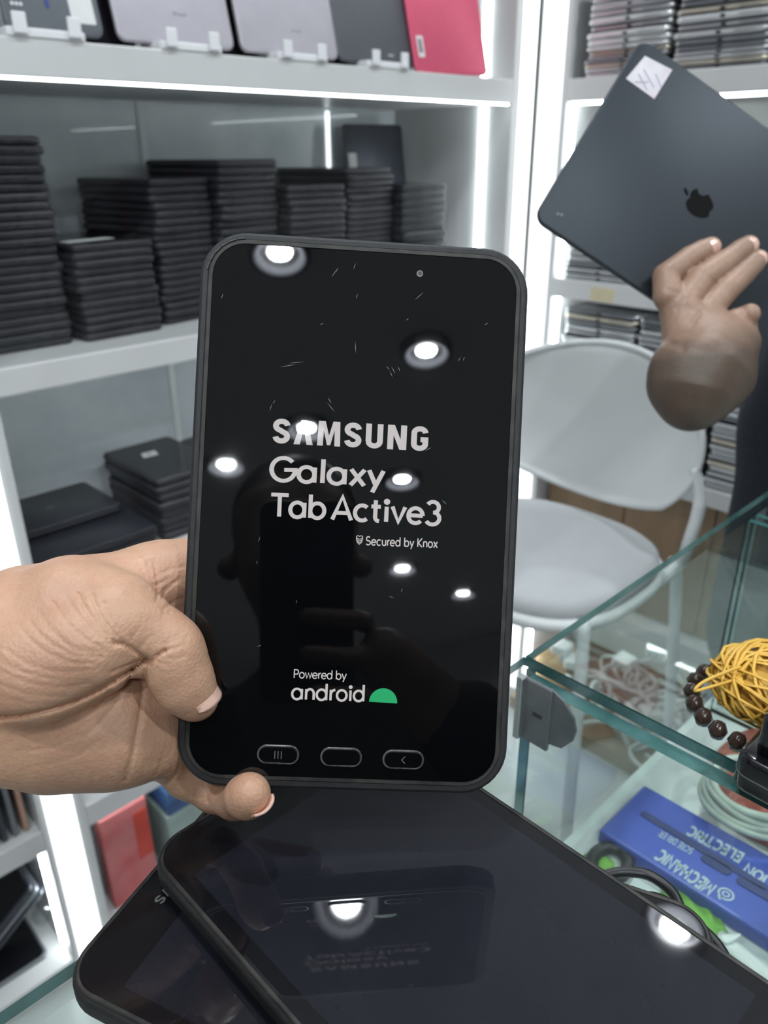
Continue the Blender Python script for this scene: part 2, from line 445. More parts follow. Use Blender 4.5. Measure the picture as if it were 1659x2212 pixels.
for x, y, lb in ((-.74, -.63, 'recessed round ceiling light mirrored at the top edge of the held tablet'),
                 (-.71, -1.21, 'recessed round ceiling light mirrored in the upper right of the held screen'),
                 (-1.28, -1.28, 'recessed round ceiling light mirrored over the large white brand name'),
                 (-1.68, -1.26, 'recessed round ceiling light mirrored at the left edge of the held screen'),
                 (-1.28, -1.82, 'recessed round ceiling light mirrored beside the second line of screen lettering'),
                 (-1.88, -2.59, 'recessed round ceiling light mirrored below the small screen lettering'),
                 (-1.88, -3.14, 'recessed round ceiling light mirrored low at the right of the held screen'),
                 (.31, .39, 'recessed round ceiling light mirrored in the middle of the lying tablet'),
                 (1.41, .46, 'recessed round ceiling light mirrored at the right edge of the lying tablet'),
                 (.20, -.85, 'recessed round ceiling light over the near end of the counter'),
                 (1.25, -.65, 'recessed round ceiling light over the aisle by the right shelves'),
                 (-.55, .35, 'recessed round ceiling light over the left end of the counter')):
    downlight(x, y, lb)

# ------------------------------------------------------------------ left shelving unit
YF, YB = 1.15, 1.50
LU = empty('shelving_unit', (.9, 1.33, 0)); tag(LU, 'white shelving unit with LED posts and black tablet stacks along the left wall', 'shelving unit')
for x0, x1 in ((.36, 1.50), (-1.30, .28)):
    for z0, z1 in ((.092, .137), (-.311, -.271), (-.70, -.66), (-1.117, -1.07), (-1.45, -1.40)):
        bevel(wob('shelf', box(x0, x1, YF, YB, zc(z0), zc(z1)), WHITE, LU), .002)
    bevel(wob('shelf', box(x0, x1, YF, YB, zc(.58), zc(.62)), WHITE, LU), .002)
wob('back_panel', box(.36, 1.50, YB, YB+.02, zc(-1.40), zc(1.15)), GREYBACK, LU)
wob('back_panel', box(-1.30, .28, YB, YB+.02, zc(-1.40), zc(1.15)), GREYBACK, LU)
bevel(wob('post', box(.28, .36, YF, YB+.02, zc(-1.45), zc(1.15)), WHITE, LU), .002)
bevel(wob('post', box(1.50, 1.576, YF, YB+.02, zc(-1.45), zc(1.15)), WHITE, LU), .002)
bevel(wob('post', box(-1.38, -1.30, YF, YB+.02, zc(-1.45), zc(1.15)), WHITE, LU), .002)
for x0, x1 in ((.292, .340), (1.523, 1.568)):
    bevel(wob('led_diffuser', box(x0, x1, YF-.004, YF+.002, zc(-1.42), zc(1.1)), LEDP, LU), .001)
for z0 in (.087, -.316, -.705, -1.122, .575):  # tapes under the lower shelves are added to brighten the bays
    wob('led_tape', box(.37, 1.49, YF+.002+(.03 if z0 < 0 else 0), YF+.0045+(.035 if z0 < 0 else 0), zc(z0+.002), zc(z0+.005)), LEDS if z0 < 0 else emis('led_tape_front', (.88, .98, 1.0), 15.), LU)
for z0, z1 in ((-.27, .09), (.138, .58)):
    wob('led_tape', box(1.494, 1.50, 1.222, 1.232, zc(z0), zc(z1)), LEDS, LU)
wob('led_tape', box(.274, .28, YF+.03, YF+.038, zc(-1.39), zc(-1.12)), LEDS, LU)
# pale strips on the grey back panel
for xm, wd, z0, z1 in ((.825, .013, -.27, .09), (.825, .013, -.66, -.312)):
    wob('pale_strip', box(xm-wd/2, xm+wd/2, YB-.004, YB, zc(z0), zc(z1)), pm('pale_band', (.90, .92, .93), .35, var=.02), LU)
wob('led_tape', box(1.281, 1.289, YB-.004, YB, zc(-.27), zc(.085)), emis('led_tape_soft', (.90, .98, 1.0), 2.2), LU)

pv, pf = box(.37, 1.06, 1.157, 1.161, zc(-.270), zc(.084)); wob('glass_door', (pv, pf), glass('door_glass', (.985, .99, .99), 0., .4), LU)
# ------------------------------------------------------------------ right shelving unit
XF, XB = 1.58, 1.93
RU = empty('shelving_unit', (1.75, .3, 0)); tag(RU, 'white shelving unit with silver device stacks and brown doors along the right wall', 'shelving unit')
for z0, z1 in ((.095, .137), (-.305, -.262), (-.70, -.66), (-1.09, -1.05), (.58, .62)):
    bevel(wob('shelf', box(XF, XB, -1.2, 1.07, zc(z0), zc(z1)), WHITE, RU), .002)
wob('base_board', box(XF-.05, XB, -1.2, 1.07, zc(-1.45), zc(-1.41)), BROWN, RU)
wob('back_panel', box(XB, XB+.02, -1.2, 1.15, zc(-1.41), zc(1.15)), WHITE2, RU)
bevel(wob('post', box(XF, XB, 1.07, 1.147, zc(-1.45), zc(1.15)), WHITE, RU), .002)
bevel(wob('post', box(XF, XB, -1.28, -1.2, zc(-1.45), zc(1.15)), WHITE, RU), .002)
bevel(wob('led_diffuser', box(XF-.004, XF+.002, 1.083, 1.138, zc(-1.42), zc(1.1)), emis('led_diffuser_dim', (.97, .985, 1.0), LED_POST*.62), RU), .001)
for z0, z1 in ((-.655, -.31), (-.255, .09), (-1.40, -1.10)):
    wob('led_tape', box(XF+.02, XF+.028, 1.062, 1.07, zc(z0), zc(z1)), LEDS, RU)
for z0 in (.090, -.310, -1.095, .575):
    wob('led_tape', box(XF+.03, XF+.037, -1.19, 1.06, zc(z0), zc(z0+.005)), LEDS, RU)
for k in range(10):
    y1 = 1.062-k*.2195-.0015; d = wob('door', bbox(0, .018, y1-.2165, y1, zc(-1.048), zc(-.702), .0015), BROWN, RU)
    d.location.x += XF+.045
TAPE = pm('masking_tape', (.62, .54, .36), .7)
tp = atX(1300, 637, XF)
wob('tape_patch', box(XF-.0012, XF, tp[1]-.030, tp[1]+.028, tp[2]-.014, tp[2]+.014), TAPE, RU)

# ------------------------------------------------------------------ glass counter (two cases in line)
GZ = zc(-.277); GT = .0065; GFL = zc(-.482); YG = .2255; YN = -.10; XJ = .3365
CT = empty('glass_counter', (0, .06, 0)); tag(CT, 'glass-topped display counter under the lying black tablets', 'counter')
C2 = empty('glass_counter', (.7, .06, 0)); tag(C2, 'greenish glass display case to the right holding the blue box', 'counter')
def pane(name, x0, x1, y0, y1, z0, z1, parent, ax, mat=CLEAR2):
    """glass pane with green cut edges; ax = thin axis"""
    v, f = box(x0, x1, y0, y1, z0, z1); o = wob(name, (v, f), None, parent)
    o.data.materials.append(mat); o.data.materials.append(EDGE)
    thin = {2: (0, 1), 1: (2, 3), 0: (4, 5)}[ax]
    for i, p in enumerate(o.data.polygons): p.material_index = 0 if (i in thin or (ax != 2 and i < 2 and name == 'glass_panel')) else 1
    return o
def casing(parent, x0, x1, parts=()):
    pane('glass_top', x0, x1, YN, YG+.001, GZ-GT, GZ, parent, 2)
    pane('glass_panel', x0, x1, YG-.007, YG-.001, GFL, GZ-GT-.0005, parent, 1)
    pane('glass_panel', x0, x1, YN+.002, YN+.008, GFL, GZ-GT-.0005, parent, 1)
    for xp in parts: pane('glass_partition', xp-.003, xp+.003, YN+.009, YG-.008, GFL, GZ-GT-.0005, parent, 0)
    wob('case_floor', box(x0, x1, YN, YG, GFL-.02, GFL), pm('case_floor', (.62, .66, .65), .35, var=.03), parent)
    wob('cabinet', bbox(x0+.005, x1-.005, YN+.005, YG-.03, 0, GFL-.02, .003), WHITE, parent)
casing(CT, -1.2, XJ, ())
pane('glass_partition', XJ-.0115, XJ-.0015, YN+.009, YG-.008, GFL, GZ-GT-.0005, CT, 0); casing(C2, XJ+.0015, .96, (.64, .655, .956))
# metal lock bracket with a half-round plate on the case corner
BRK = empty('glass_lock', tuple(atX(1178, 1540, XJ-.014))); BRK.scale = (.8, .8, .8); tag(BRK, 'grey metal glass lock with a half-round plate inside the case corner', 'lock')
LKM = pm('lock_metal', (.15, .155, .17), .4, .3, var=.1, scale=80)
pl = [(0, -.024), (.013, -.021), (.021, -.010), (.023, 0), (.020, .010), (.011, .019), (0, .024)]
ob('half_round_plate', loft([[(0, -y-.004, z) for y, z in pl], [(-.002, -y-.004, z) for y, z in pl]]), LKM, BRK)
ob('bracket', bbox(-.004, -.0005, -.006, .018, -.030, .024, .0006), LKM, BRK)
ob('bracket_lip', bbox(-.012, -.0045, .014, .019, -.026, .028, .0006), STEEL, BRK)
ob('slot', box(-.0046, -.004, .0, .008, -.004, -.001), BLACKP, BRK)

# ------------------------------------------------------------------ the tablet held up in front
RUB = pm('dark_rubber', (.016, .016, .018), .58, var=.25, scale=160, bump=.12, bscale=900)
RUB2 = pm('worn_rubber', (.018, .018, .018), .5, scale=120, col2=(.045, .042, .038), spec=.35)
def screen_mat():
    if 'black_screen_glass' in MATS: return MATS['black_screen_glass']
    m = pm('black_screen_glass', (.0022, .0024, .003), .035, var=.1, ior=1.52)
    nt = m.node_tree; N = nt.nodes; L = nt.links; b = N['Principled BSDF']
    tc = N.new('ShaderNodeTexCoord'); nz = N.new('ShaderNodeTexNoise'); nz.inputs['Scale'].default_value = 22; nz.inputs['Detail'].default_value = 5
    L.new(tc.outputs['Object'], nz.inputs['Vector'])
    mr = N.new('ShaderNodeMapRange'); mr.inputs[1].default_value = .35; mr.inputs[2].default_value = .75; mr.inputs[3].default_value = .008; mr.inputs[4].default_value = .035
    L.new(nz.outputs['Fac'], mr.inputs[0]); L.new(mr.outputs[0], b.inputs['Roughness'])
    return m
SCR = screen_mat()
GLOW = pm('lit_lettering', (.004, .004, .004), .02, emit=(.78, .75, .745), es=.86, var=.01)
GREEN = pm('lit_green', (.0, .02, .01), .4, emit=(.012, .50, .17), es=.85, var=.01)
GREYP = pm('grey_print', (.16, .16, .165), .5)
R1 = np.array([.73066535, -.67906308, -.07072119]); R2 = np.array([-.33518154, -.26373379, -.9044876])
NT = np.cross(R2, R1); NT /= np.linalg.norm(NT); UPT = np.cross(NT, R1)
CT0 = CAM + np.array([.1877, .21014, -.12894])
HT = empty('tablet_computer', mw=mat4(R1, UPT, NT, CT0))
tag(HT, 'black rugged tablet held upright in front, its start screen lit with white lettering', 'tablet')
def tl(x, y, z=0.):
    """frame position -> tablet coordinates"""
    r = ray(x, y); p = CAM + r*(((CT0-CAM) @ NT)/(r @ NT)) - CT0
    return float(p @ R1), float(p @ UPT), z
W0, H0, T0 = .1262, .2132, .0099
# case with raised corner bumpers
def case_loops():
    loops = []
    for ins, z in ((.004, -T0), (.0012, -T0+.0012), (.0, -T0+.003), (.0, -.0052), (.0007, -.0046), (.0007, -.0040), (0, -.0034), (.0, -.0012), (.0006, -.0004), (.0014, -.0001)):
        L = []
        for x, y in rrect(W0-2*ins, H0-2*ins, .0165-ins, 9):
            # corner guards stand a little proud
            dx, dy = abs(abs(x)-W0/2), abs(abs(y)-H0/2)
            g = .0015 if (dx < .0185 and dy < .0185) else 0.
            n = math.hypot(x/(W0/2), y/(H0/2)); s = 1+g/(.5*W0)
            cx = math.copysign(W0/2-.0165, x); cy = math.copysign(H0/2-.0165, y)
            vx, vy = x-cx, y-cy; q = math.hypot(vx, vy) or 1
            L.append((x+g*vx/q, y+g*vy/q, z))
        loops.append(L)
    return loops
sm(ob('rubber_case', loft(case_loops()), RUB, HT))
HT.children[0].modifiers.new('w', 'WEIGHTED_NORMAL')
ob('screen_frame', ringslab(W0-.0026, H0-.0026, .0152, W0-.0066, H0-.0062, .0128, .0010, (0, 0, -.0006), 9), RUB2, HT)
gl = ob('front_glass', slab(W0-.0062, H0-.0058, .003, .0131, .0003, 1, (0, 0, -.003), 9), SCR, HT)
for ang in (100, 113, 126, 139, 152, 165):    # dark slots round the upper left corner guard
    a = math.radians(ang); cx, cy = -W0/2+.0165, H0/2-.0165; r = .0156
    o = ob('corner_slot', slab(.0033, .0007, .0006, .0003, .0001, 1), BLACKP, HT); o.location = (cx+r*math.cos(a), cy+r*math.sin(a), -.0003); o.rotation_euler = (0, 0, a+math.pi/2)
# side keys
for y, h in ((.052, .012), (.012, .022), (-.03, .010)):
    ob('side_key', slab(.0016, h, .0035, .0007, .0006, 2, (W0/2+.0002, y, -.0075)), RUB, HT)
KEYRING = pm('key_rim', (.035, .035, .036), .35, .2, scale=300, col2=(.13, .13, .135))
for px, py, ic in ((601, 1629.5, 'bars'), (737, 1635, None), (871, 1640.5, 'arrow')):
    x, y, _ = tl(px, py); k = ob('home_key', slab(.0150, .0061, .0008, .0029, .0003, 2, (0, 0, 0), 8), SCR, HT); k.location = (x, y, -.0001)
    ob('key_rim', ringslab(.0163, .0074, .0036, .0150, .0061, .0029, .0007, (0, 0, 0), 8, .0002), KEYRING, k)
    if ic == 'bars':
        for q in (-1, 0, 1): ob('key_symbol', box(q*.00125-.00014, q*.00125+.00014, -.0015, .0015, .0008, .00086), GREYP, k)
    if ic == 'arrow':
        mb = MB().add(ribbon([(.0007, .0014), (-.0007, 0), (.0007, -.0014)], .00028)); o = ob('key_symbol', mb, GREYP, k); o.location = (0, 0, .00086)
cx, cy, _ = tl(907, 591); lens = ob('camera_lens', lathe([(.0013, 0), (.0013, .0001), (.0009, .00012), (.0009, .00008), (.0004, .00006)], 20), pm('lens_ring_dim', (.10, .10, .105), .35, .2), HT); lens.location = (cx, cy, 0)
ob('lens_glass', lathe([(.0008, .0001), (.0004, .00013)], 16), BLACKP, lens)
def htext(s, a, b, hpx, mat=GLOW, **kw):
    """lettering from baseline point a to b (frame positions), cap height in px"""
    A = Vector(tl(*a)); B = Vector(tl(*b)); d = (B-A); u = d.normalized(); v = Vector((-u.y, u.x, 0))
    M = mat4(u, v, (0, 0, 1), A+Vector((0, 0, .00012))); return text_obj(s, d.length, hpx*.0001822, mat, HT, M, **kw)
htext('SAMSUNG', (589, 957), (926, 975), 53, heavy=True, w=.21, track=.15)
htext('Galaxy', (583, 1037), (828, 1051), 50, w=.168, track=.09)
htext('Tab', (584, 1115), (702, 1120), 49, w=.168, track=.07)
htext('Active3', (716, 1121), (952, 1133), 50, w=.168, track=.09)
htext('Secured by Knox', (790, 1177), (945, 1183), 18.5, w=.15, track=.10)
htext('Powered by', (634, 1464), (748, 1468), 18.5, w=.13, track=.06)
htext('android', (630, 1510), (788, 1515), 34.5, w=.145, track=.085)
# shield mark beside the small lettering
sh = MB()
for P in ([(-.5, .6), (-.25, .75), (0, .6), (.25, .75), (.5, .6), (.5, .1), (.35, -.45), (0, -.8), (-.35, -.45), (-.5, .1), (-.5, .6)], [(-.5, .3), (0, .1), (.5, .3)], [(-.45, 0), (0, -.2), (.45, 0)], [(-.35, -.3), (0, -.5), (.35, -.3)]):
    sh.add(ribbon(P, .12))
o = ob('shield_mark', sh, GLOW, HT); o.location = (*tl(776.5, 1166)[:2], .00012); o.scale = (.0024, .0022, 1)
# plain green half-round mark
o = ob('green_mark', MB().add(([(math.cos(a), math.sin(a), 0) for a in [math.pi*k/20 for k in range(21)]], [tuple(range(21))])), GREEN, HT)
o.location = (*tl(827.5, 1517.5)[:2], .00012); o.scale = (.00555, .0056, 1); o.rotation_euler = (0, 0, math.radians(-1.6))
# fine scratches on the glass
SCRM = pm('scratch', (.30, .32, .33), .4)
scr = MB()
for px, py, L, an in ((768, 750, 26, 96), (771, 640, 12, 80), (480, 640, 14, 70), (622, 790, 34, 14), (640, 783, 30, 8), (715, 880, 26, -48), (712, 865, 14, -60), (850, 800, 16, -60), (845, 808, 14, -64), (838, 795, 10, -50), (862, 797, 12, -70), (992, 776, 12, 60), (1002, 775, 10, 72), (585, 880, 16, 75), (592, 868, 10, 60), (722, 590, 20, 60), (728, 583, 12, 70), (766, 575, 14, 75), (560, 1395, 10, 20), (555, 1215, 8, 90), (846, 1290, 12, -20), (960, 1085, 14, -40), (868, 1275, 9, 70), (640, 1300, 8, 80), (560, 1165, 12, 75), (925, 970, 16, 30), (1050, 700, 10, 30), (880, 690, 8, 40), (905, 640, 24, 45), (695, 700, 10, 20)):
    A = Vector(tl(px, py)); a = math.radians(an); d = Vector((math.cos(a), math.sin(a), 0))*L*.0001; n = Vector((-d.y, d.x, 0)).normalized()*.00007
    i = len(scr.v); scr.v += [tuple(p+Vector((0, 0, .00005))) for p in (A-d, A+n, A+d, A-n)]; scr.f.append((i, i+1, i+2, i+3))
so = ob('scratch_marks', scr, SCRM, HT); so['kind'] = 'stuff'

# ------------------------------------------------------------------ two black tablets lying on the counter
def lying(name, cx, cy, ztop, rz, label, brand=None, lx=-.026):
    t = empty(name, (cx, cy, ztop-.0100), rz); tag(t, label, 'tablet')
    sm(ob('rubber_case', slab(.1268, .2138, .0096, .0165, .0028, 4, n=9), RUB, t)).modifiers.new('w', 'WEIGHTED_NORMAL')
    ob('screen_frame', ringslab(.1242, .2112, .0152, .1206, .2080, .0128, .0008, (0, 0, .0092), 9), RUB2, t)
    ob('front_glass', slab(.1208, .2082, .0030, .0130, .0003, 1, (0, 0, .0067), 9), pm('lifted_screen_glass', (.007, .0072, .009), .025, var=.15, ior=1.52), t)  # base colour lifted a little for reflected ceiling haze
    ob('display_area', slab(.1080, .1730, .0002, .0012, .0001, 1, (0, -.004, .0096)), pm('display_panel', (.013, .0135, .019), .03, var=.1, ior=1.5), t)  # bluish lift in the colour stands in for the reflected ceiling
    for x in (-.027, 0, .027):
        k = ob('home_key', slab(.0150, .0061, .0008, .0029, .0003, 2, (0, 0, 0), 8), SCR, t); k.location = (x, -.0975, .0096)
        ob('key_rim', ringslab(.0163, .0074, .0036, .0150, .0061, .0029, .0007, (0, 0, 0), 8, .0002), KEYRING, k)
    ln = ob('camera_lens', lathe([(.0019, 0), (.0019, .0002), (.0013, .0002), (.0013, .0001), (.0004, .0001)], 20), pm('lens_ring', (.22, .22, .23), .3, .6), t); ln.location = (lx, .0975, .0097)
    if brand:
        text_obj(brand, .030, .0042, pm('pale_grey_print', (.13, .13, .135), .5), t, Matrix.Translation((-.0215, .0915, .00990)), heavy=True, w=.2, track=.1)
    for y in (.05, .02): ob('side_key', slab(.0016, .014, .0035, .0007, .0006, 2, (.0635, y, .003)), RUB, t)
    return t
zu = zc(-.2555)
ua = atZ(1070, 1715, zu); ub = atZ(1659, 2110, zu); ul = atZ(345, 1890, zu)
ycu = atZ(480, 1745, zu)[1]
lying('tablet_computer', (ua[0]+ul[0])/2, float(ycu)+.003-.1069, zu, math.radians(-.25), 'upper of two black tablets lying on the glass counter, mirroring a round light')
zl = zc(-.2668)
pa = atZ(190, 2030, zl); pb = atZ(325, 1875, zl); u = (pb-pa)[:2]; u /= np.linalg.norm(u); vv = np.array([-u[1], u[0]])
# rounded corner bottom left of the frame
lc = atZ(104, 2130, zl)[:2]
xl = (lc @ u)+.0012; yt = (pa[:2] @ vv)
cl = u*(xl+.0634) + vv*(yt-.1069)
lying('tablet_computer', cl[0], cl[1], zl, math.atan2(u[1], u[0]), 'lower black tablet turned askew beneath the other tablet on the counter', 'SAMSUNG', .026)

# ------------------------------------------------------------------ stacks of black tablets on the left shelves
RUBS = pm('stack_rubber', (.034, .032, .039), .40, var=.3, scale=14, bump=.05)
DARKG = pm('dark_screen', (.008, .008, .010), .15, var=.1)
REDB = pm('red_key', (.075, .014, .012), .5)
def rugged(w_, h_=.2138, t_=.0116):
    o = sm(ob('rugged_tablet', slab(w_, h_, t_, .013, .0038, 3), RUBS)); o.data.polygons[-1].use_smooth = False; o.data.polygons[-2].use_smooth = False
    ob('screen', slab(w_-.012, h_-.012, .0012, .008, .0003, 1, (0, 0, t_-.0008)), DARKG, o)
    ob('port', slab(.010, .0016, .0028, .0006, .0004, 1, (w_*.05, -h_/2+.0004, t_*.38)), BLACKP, o)
    ob('port', slab(.006, .0016, .0028, .0006, .0004, 1, (w_*.24, -h_/2+.0004, t_*.38)), BLACKP, o)
    ob('groove', slab(w_*.30, .0012, .0008, .0003, .0002, 1, (-w_*.15, -h_/2+.0004, t_*.52)), BLACKP, o)
    ob('side_key', slab(.0012, .010, .003, .0004, .0003, 1, (-w_/2-.0001, -h_*.1, t_*.36)), REDB, o)
    return o
def place_stack(proto, n, x, y, z, pitch, where, rz=0., jit=.0022, group=None, from_top=True, kind='black rugged tablet', cat='tablet', skip_first=False, shift=None):
    out = []
    for i in range(n):
        o = proto if i == 0 and not proto.get('used') else copytree(proto)
        proto['used'] = 1
        dx, dy = random.gauss(0, jit), random.gauss(0, jit)
        if shift: dx += shift(i)[0]; dy += shift(i)[1]
        o.location = (x+dx, y+dy, z+i*pitch+.0002); o.rotation_euler = (0, 0, rz+random.gauss(0, .012))
        k = (n-1-i) if from_top else i; e = 'top' if from_top else 'bottom'
        q = ('topmost' if k == 0 else ORD[k]+' from the top') if from_top else ('lowest' if k == 0 else ORD[k]+' from the bottom')
        tag(o, f'{kind}, {q} {where}', cat, group)
        out.append(o)
    for o in out:
        if 'used' in o and o is not proto: del o['used']
    return out
SH2 = zc(-.271); FY = 1.25
def at_left(x0, x1): return (x0+x1)/2
p127 = rugged(.127); p142 = rugged(.142)
place_stack(p127, 24, .458, 1.235+.107, SH2, .01235, 'in the stack at the left edge', group='black tablets in the leftmost stack')
E_ = place_stack(p142, 12, .604, 1.232+.107, SH2, .0122, 'of the low front stack', rz=.05, group='black tablets in the low stack', shift=lambda i: (.002*(i == 11), 0))
place_stack(p127, 19, .742, FY+.117, SH2, .0124, 'of the second tall stack', rz=.15, group='black tablets in the second tall stack')
place_stack(p142, 21, .882, FY+.117, SH2, .0125, 'of the tallest middle stack', rz=.13, group='black tablets in the middle stack', shift=lambda i: (.004*(i > 17)-.003, 0))
place_stack(p142, 17, 1.047, FY+.107, SH2, .0128, 'of the stack right of the tallest', group='black tablets in the fourth stack')
place_stack(p142, 20, 1.190, FY+.120, SH2, .0122, 'of the fifth stack', rz=.10, group='black tablets in the fifth stack')
pg = ob('boxed_tablet', slab(.136, .20, .0155, .008, .0022, 2), pm('grey_tablet_case', (.045, .047, .052), .3, .2, var=.2), None); sm(pg)
ob('screen', slab(.128, .19, .001, .006, .0003, 1, (0, 0, .0149)), DARKG, pg); ob('bright_rim', slab(.003, .19, .004, .001, .0005, 1, (.0675, 0, .006)), pm('pale_rim', (.5, .52, .55), .3), pg)
place_stack(pg, 13, 1.345, FY+.10, SH2, .0161, 'of the rightmost stack', group='grey-rimmed tablets in the rightmost stack', kind='dark slim tablet')
# white strip label on the low stack and stickers
LABEL = pm('paper_label', (.72, .72, .72), .6, var=.05)
top = E_[-1]
o = ob('label_strip', slab(.088, .024, .0004, .001, .0001, 1), LABEL, top); o.location = (-.018, -.052, .0124); o.rotation_euler = (0, 0, .12)
# tablet leaning upright on the rightmost stack
lt = empty('leaning_tablet', (1.372, 1.435, SH2+13*.0161+.001)); tag(lt, 'dark tablet leaning upright behind the rightmost stack on the middle shelf', 'tablet')
lt.rotation_euler = (math.radians(82), 0, math.radians(-6))
sm(ob('back_cover', slab(.170, .20, .008, .010, .002, 2, (0, .02, 0)), pm('slate_metal', (.055, .06, .075), .4, .5, var=.1), lt))
ob('camera', lathe([(.005, 0), (.005, .001), (.003, .0012)], 16, (-.066, .108, .008)), BLACKP, lt)
ob('sticker', slab(.022, .030, .0003, .001, .0001, 1, (-.066, .045, .008)), LABEL, lt)

# lower left bay: stack with white sticker, flat laptops
p150 = rugged(.150, .2138, .0142)
S3 = zc(-.66)
Hs = place_stack(p150, 8, .700, 1.235+.107, S3, .0152, 'of the short stickered stack', group='black tablets in the lower left stack')
o = ob('sticker', ([(-.018, -.010, 0), (.013, -.012, 0), (.020, .014, 0), (-.010, .016, 0), (-.018, -.010, .0003), (.013, -.012, .0003), (.020, .014, .0003), (-.010, .016, .0003)], [(3, 2, 1, 0), (4, 5, 6, 7), (0, 1, 5, 4), (1, 2, 6, 5), (2, 3, 7, 6), (3, 0, 4, 7)]), LABEL, Hs[-1]); o.location = (-.012, .028, .0150)
ob('printed_mark', box(-.003, .003, -.0025, .0025, 0, .0002), BLACKP, o).location = (0, .002, .0003)
place_stack(p150, 7, .872, 1.235+.107, S3, .0152, 'of the stack beside the stickered one', group='black tablets behind the held tablet, lower shelf')
LAP = pm('black_lid', (.016, .017, .022), .32, var=.2, scale=6)
SILV = pm('silver_metal', (.60, .61, .63), .28, .85, var=.08, scale=8)
GREYM = pm('grey_metal', (.20, .21, .23), .32, .6, var=.15, scale=8)
def flat_laptop(w_, h_, t_, m1, m2):
    o = sm(ob('flat_laptop', slab(w_, h_, t_*.5, .010, .0016, 2), m1)); sm(ob('lid', slab(w_, h_, t_*.46, .010, .0020, 2, (0, 0, t_*.52)), m2, o))
    ob('emblem', lathe([(.007, t_*.98), (.006, t_*.985)], 14), GREYP, o); return o
for i, (w_, h_, dx, dy, m1, m2, lb) in enumerate(((.215, .25, 0, .004, WHITE, SILV, 'pale closed laptop at the bottom of the lower left pile'), (.21, .24, .003, .002, SILV, GREYM, 'grey closed laptop second from the bottom of the lower left pile'), (.212, .245, -.002, 0, GREYM, GREYM, 'grey closed laptop in the middle of the lower left pile'), (.21, .24, .002, .003, LAP, LAP, 'black closed laptop second from the top of the lower left pile'), (.212, .24, 0, .0, LAP, LAP, 'black closed laptop on top of the pile beside the LED post'))):
    o = flat_laptop(w_, h_, .0135, m1, m2); o.location = (.478+dx, 1.29+dy, S3+i*.0142+.0003); o.rotation_euler = (0, 0, .03*(i % 3-1)); tag(o, lb, 'laptop', 'closed laptops in the lower left pile')
o = flat_laptop(.20, .155, .014, LAP, LAP); o.location = (.470, 1.345, S3+5*.0142+.001); tag(o, 'small black device lying at the back on the lower left pile', 'laptop', 'closed laptops in the lower left pile')

# ------------------------------------------------------------------ silver tablets in the right unit
IPADM = [pm('silver_body', (.50, .51, .53), .38, .9, var=.06, scale=9), pm('white_body', (.66, .67, .68), .25, .5, var=.04), pm('warm_body', (.60, .55, .46), .28, .8, var=.05), pm('space_grey_body', (.23, .24, .26), .28, .8, var=.08)]
def slim(w_, t_, m):
    o = sm(ob('slim_tablet', slab(w_, .25, t_, .012, t_*.42, 3), m)); o.data.polygons[-1].use_smooth = False; o.data.polygons[-2].use_smooth = False
    ob('screen', slab(w_-.004, .246, .0008, .010, .0002, 1, (0, 0, t_-.0006)), pm('black_bezel', (.02, .02, .022), .12), o)
    ob('port', slab(.0095, .0010, t_*.42, .0004, .0002, 1, (0, -.1252+.0002, t_*.28)), BLACKP, o)
    ob('speaker_grille', slab(w_*.22, .0008, t_*.16, .0003, .0001, 1, (w_*.27, -.1252+.0002, t_*.4)), pm('grille', (.16, .16, .17), .5), o)
    ob('jack', lathe([(.0016, 0), (.0016, .0006)], 10), pm('jack_rim', (.85, .86, .88), .2), o).matrix_local = Matrix.Translation((-w_*.44, -.1246, t_*.5)) @ Matrix.Rotation(math.pi/2, 4, 'X')
    return o
thick, thin_ = [slim(.182, .0118, m) for m in IPADM], [slim(.182, .0072, m) for m in IPADM]
used = set()
def right_stack(yc, z0, seq, where, from_top, group):
    z = z0; n = len(seq); zs = []
    for i, (k, tk) in enumerate(seq):
        p = (thick if tk else thin_)[k]
        if p.name in used: o = copytree(p)
        else: o = p; used.add(p.name)
        o.location = (XF+.127+random.gauss(.004, .0025), yc+random.gauss(0, .0018), z+.0002); o.rotation_euler = (0, 0, -math.pi/2+random.gauss(0, .01))
        q = (n-1-i) if from_top else i
        qq = (('topmost' if q == 0 else ORD[q]+' from the top') if from_top else ('lowest' if q == 0 else ORD[q]+' from the bottom'))
        cn = ('silver', 'white', 'champagne', 'grey')[k]
        tag(o, f'{cn} slim tablet, {qq} {where}', 'tablet', group)
        z += (.0124 if tk else .0077)
    return z
def seq(n, thickness, lead=()):
    return [(random.choices((0, 1, 2, 3), (5, 2, 1.2, 3))[0], thickness) for _ in range(n)]
Z1, Z2, Z3 = zc(.137), zc(-.262), zc(-.66)
right_stack(.947, Z1, [(1, 0), (0, 0), (2, 0), (3, 0), (0, 0), (2, 0), (1, 0)]+seq(8, 1)+seq(3, 1), 'of the left column, top right shelf', False, 'slim tablets, top right shelf, left column')
right_stack(.757, Z1, [(3, 0), (2, 0), (1, 0), (0, 0), (3, 0)]+seq(9, 1)+[(2, 1), (3, 1)], 'of the right column, top right shelf', False, 'slim tablets, top right shelf, right column')
right_stack(.567, Z1, seq(10, 1), 'of the far right column, top right shelf', False, 'slim tablets, top right shelf, far right column')
right_stack(.955, Z2, seq(9, 1), 'of the left column behind the raised tablet', False, 'slim tablets behind the raised tablet, left column')
right_stack(.767, Z2, seq(9, 1), 'of the second column behind the raised tablet', False, 'slim tablets behind the raised tablet, second column')
right_stack(.945, Z3, seq(27, 1), 'of the left column behind the chair back', True, 'slim tablets behind the chair, left column')
right_stack(.755, Z3, seq(27, 1), 'of the second column behind the chair back', True, 'slim tablets behind the chair, second column')
right_stack(.563, Z3, seq(22, 1), 'of the column beside the dark-clothed person', True, 'slim tablets beside the standing person')
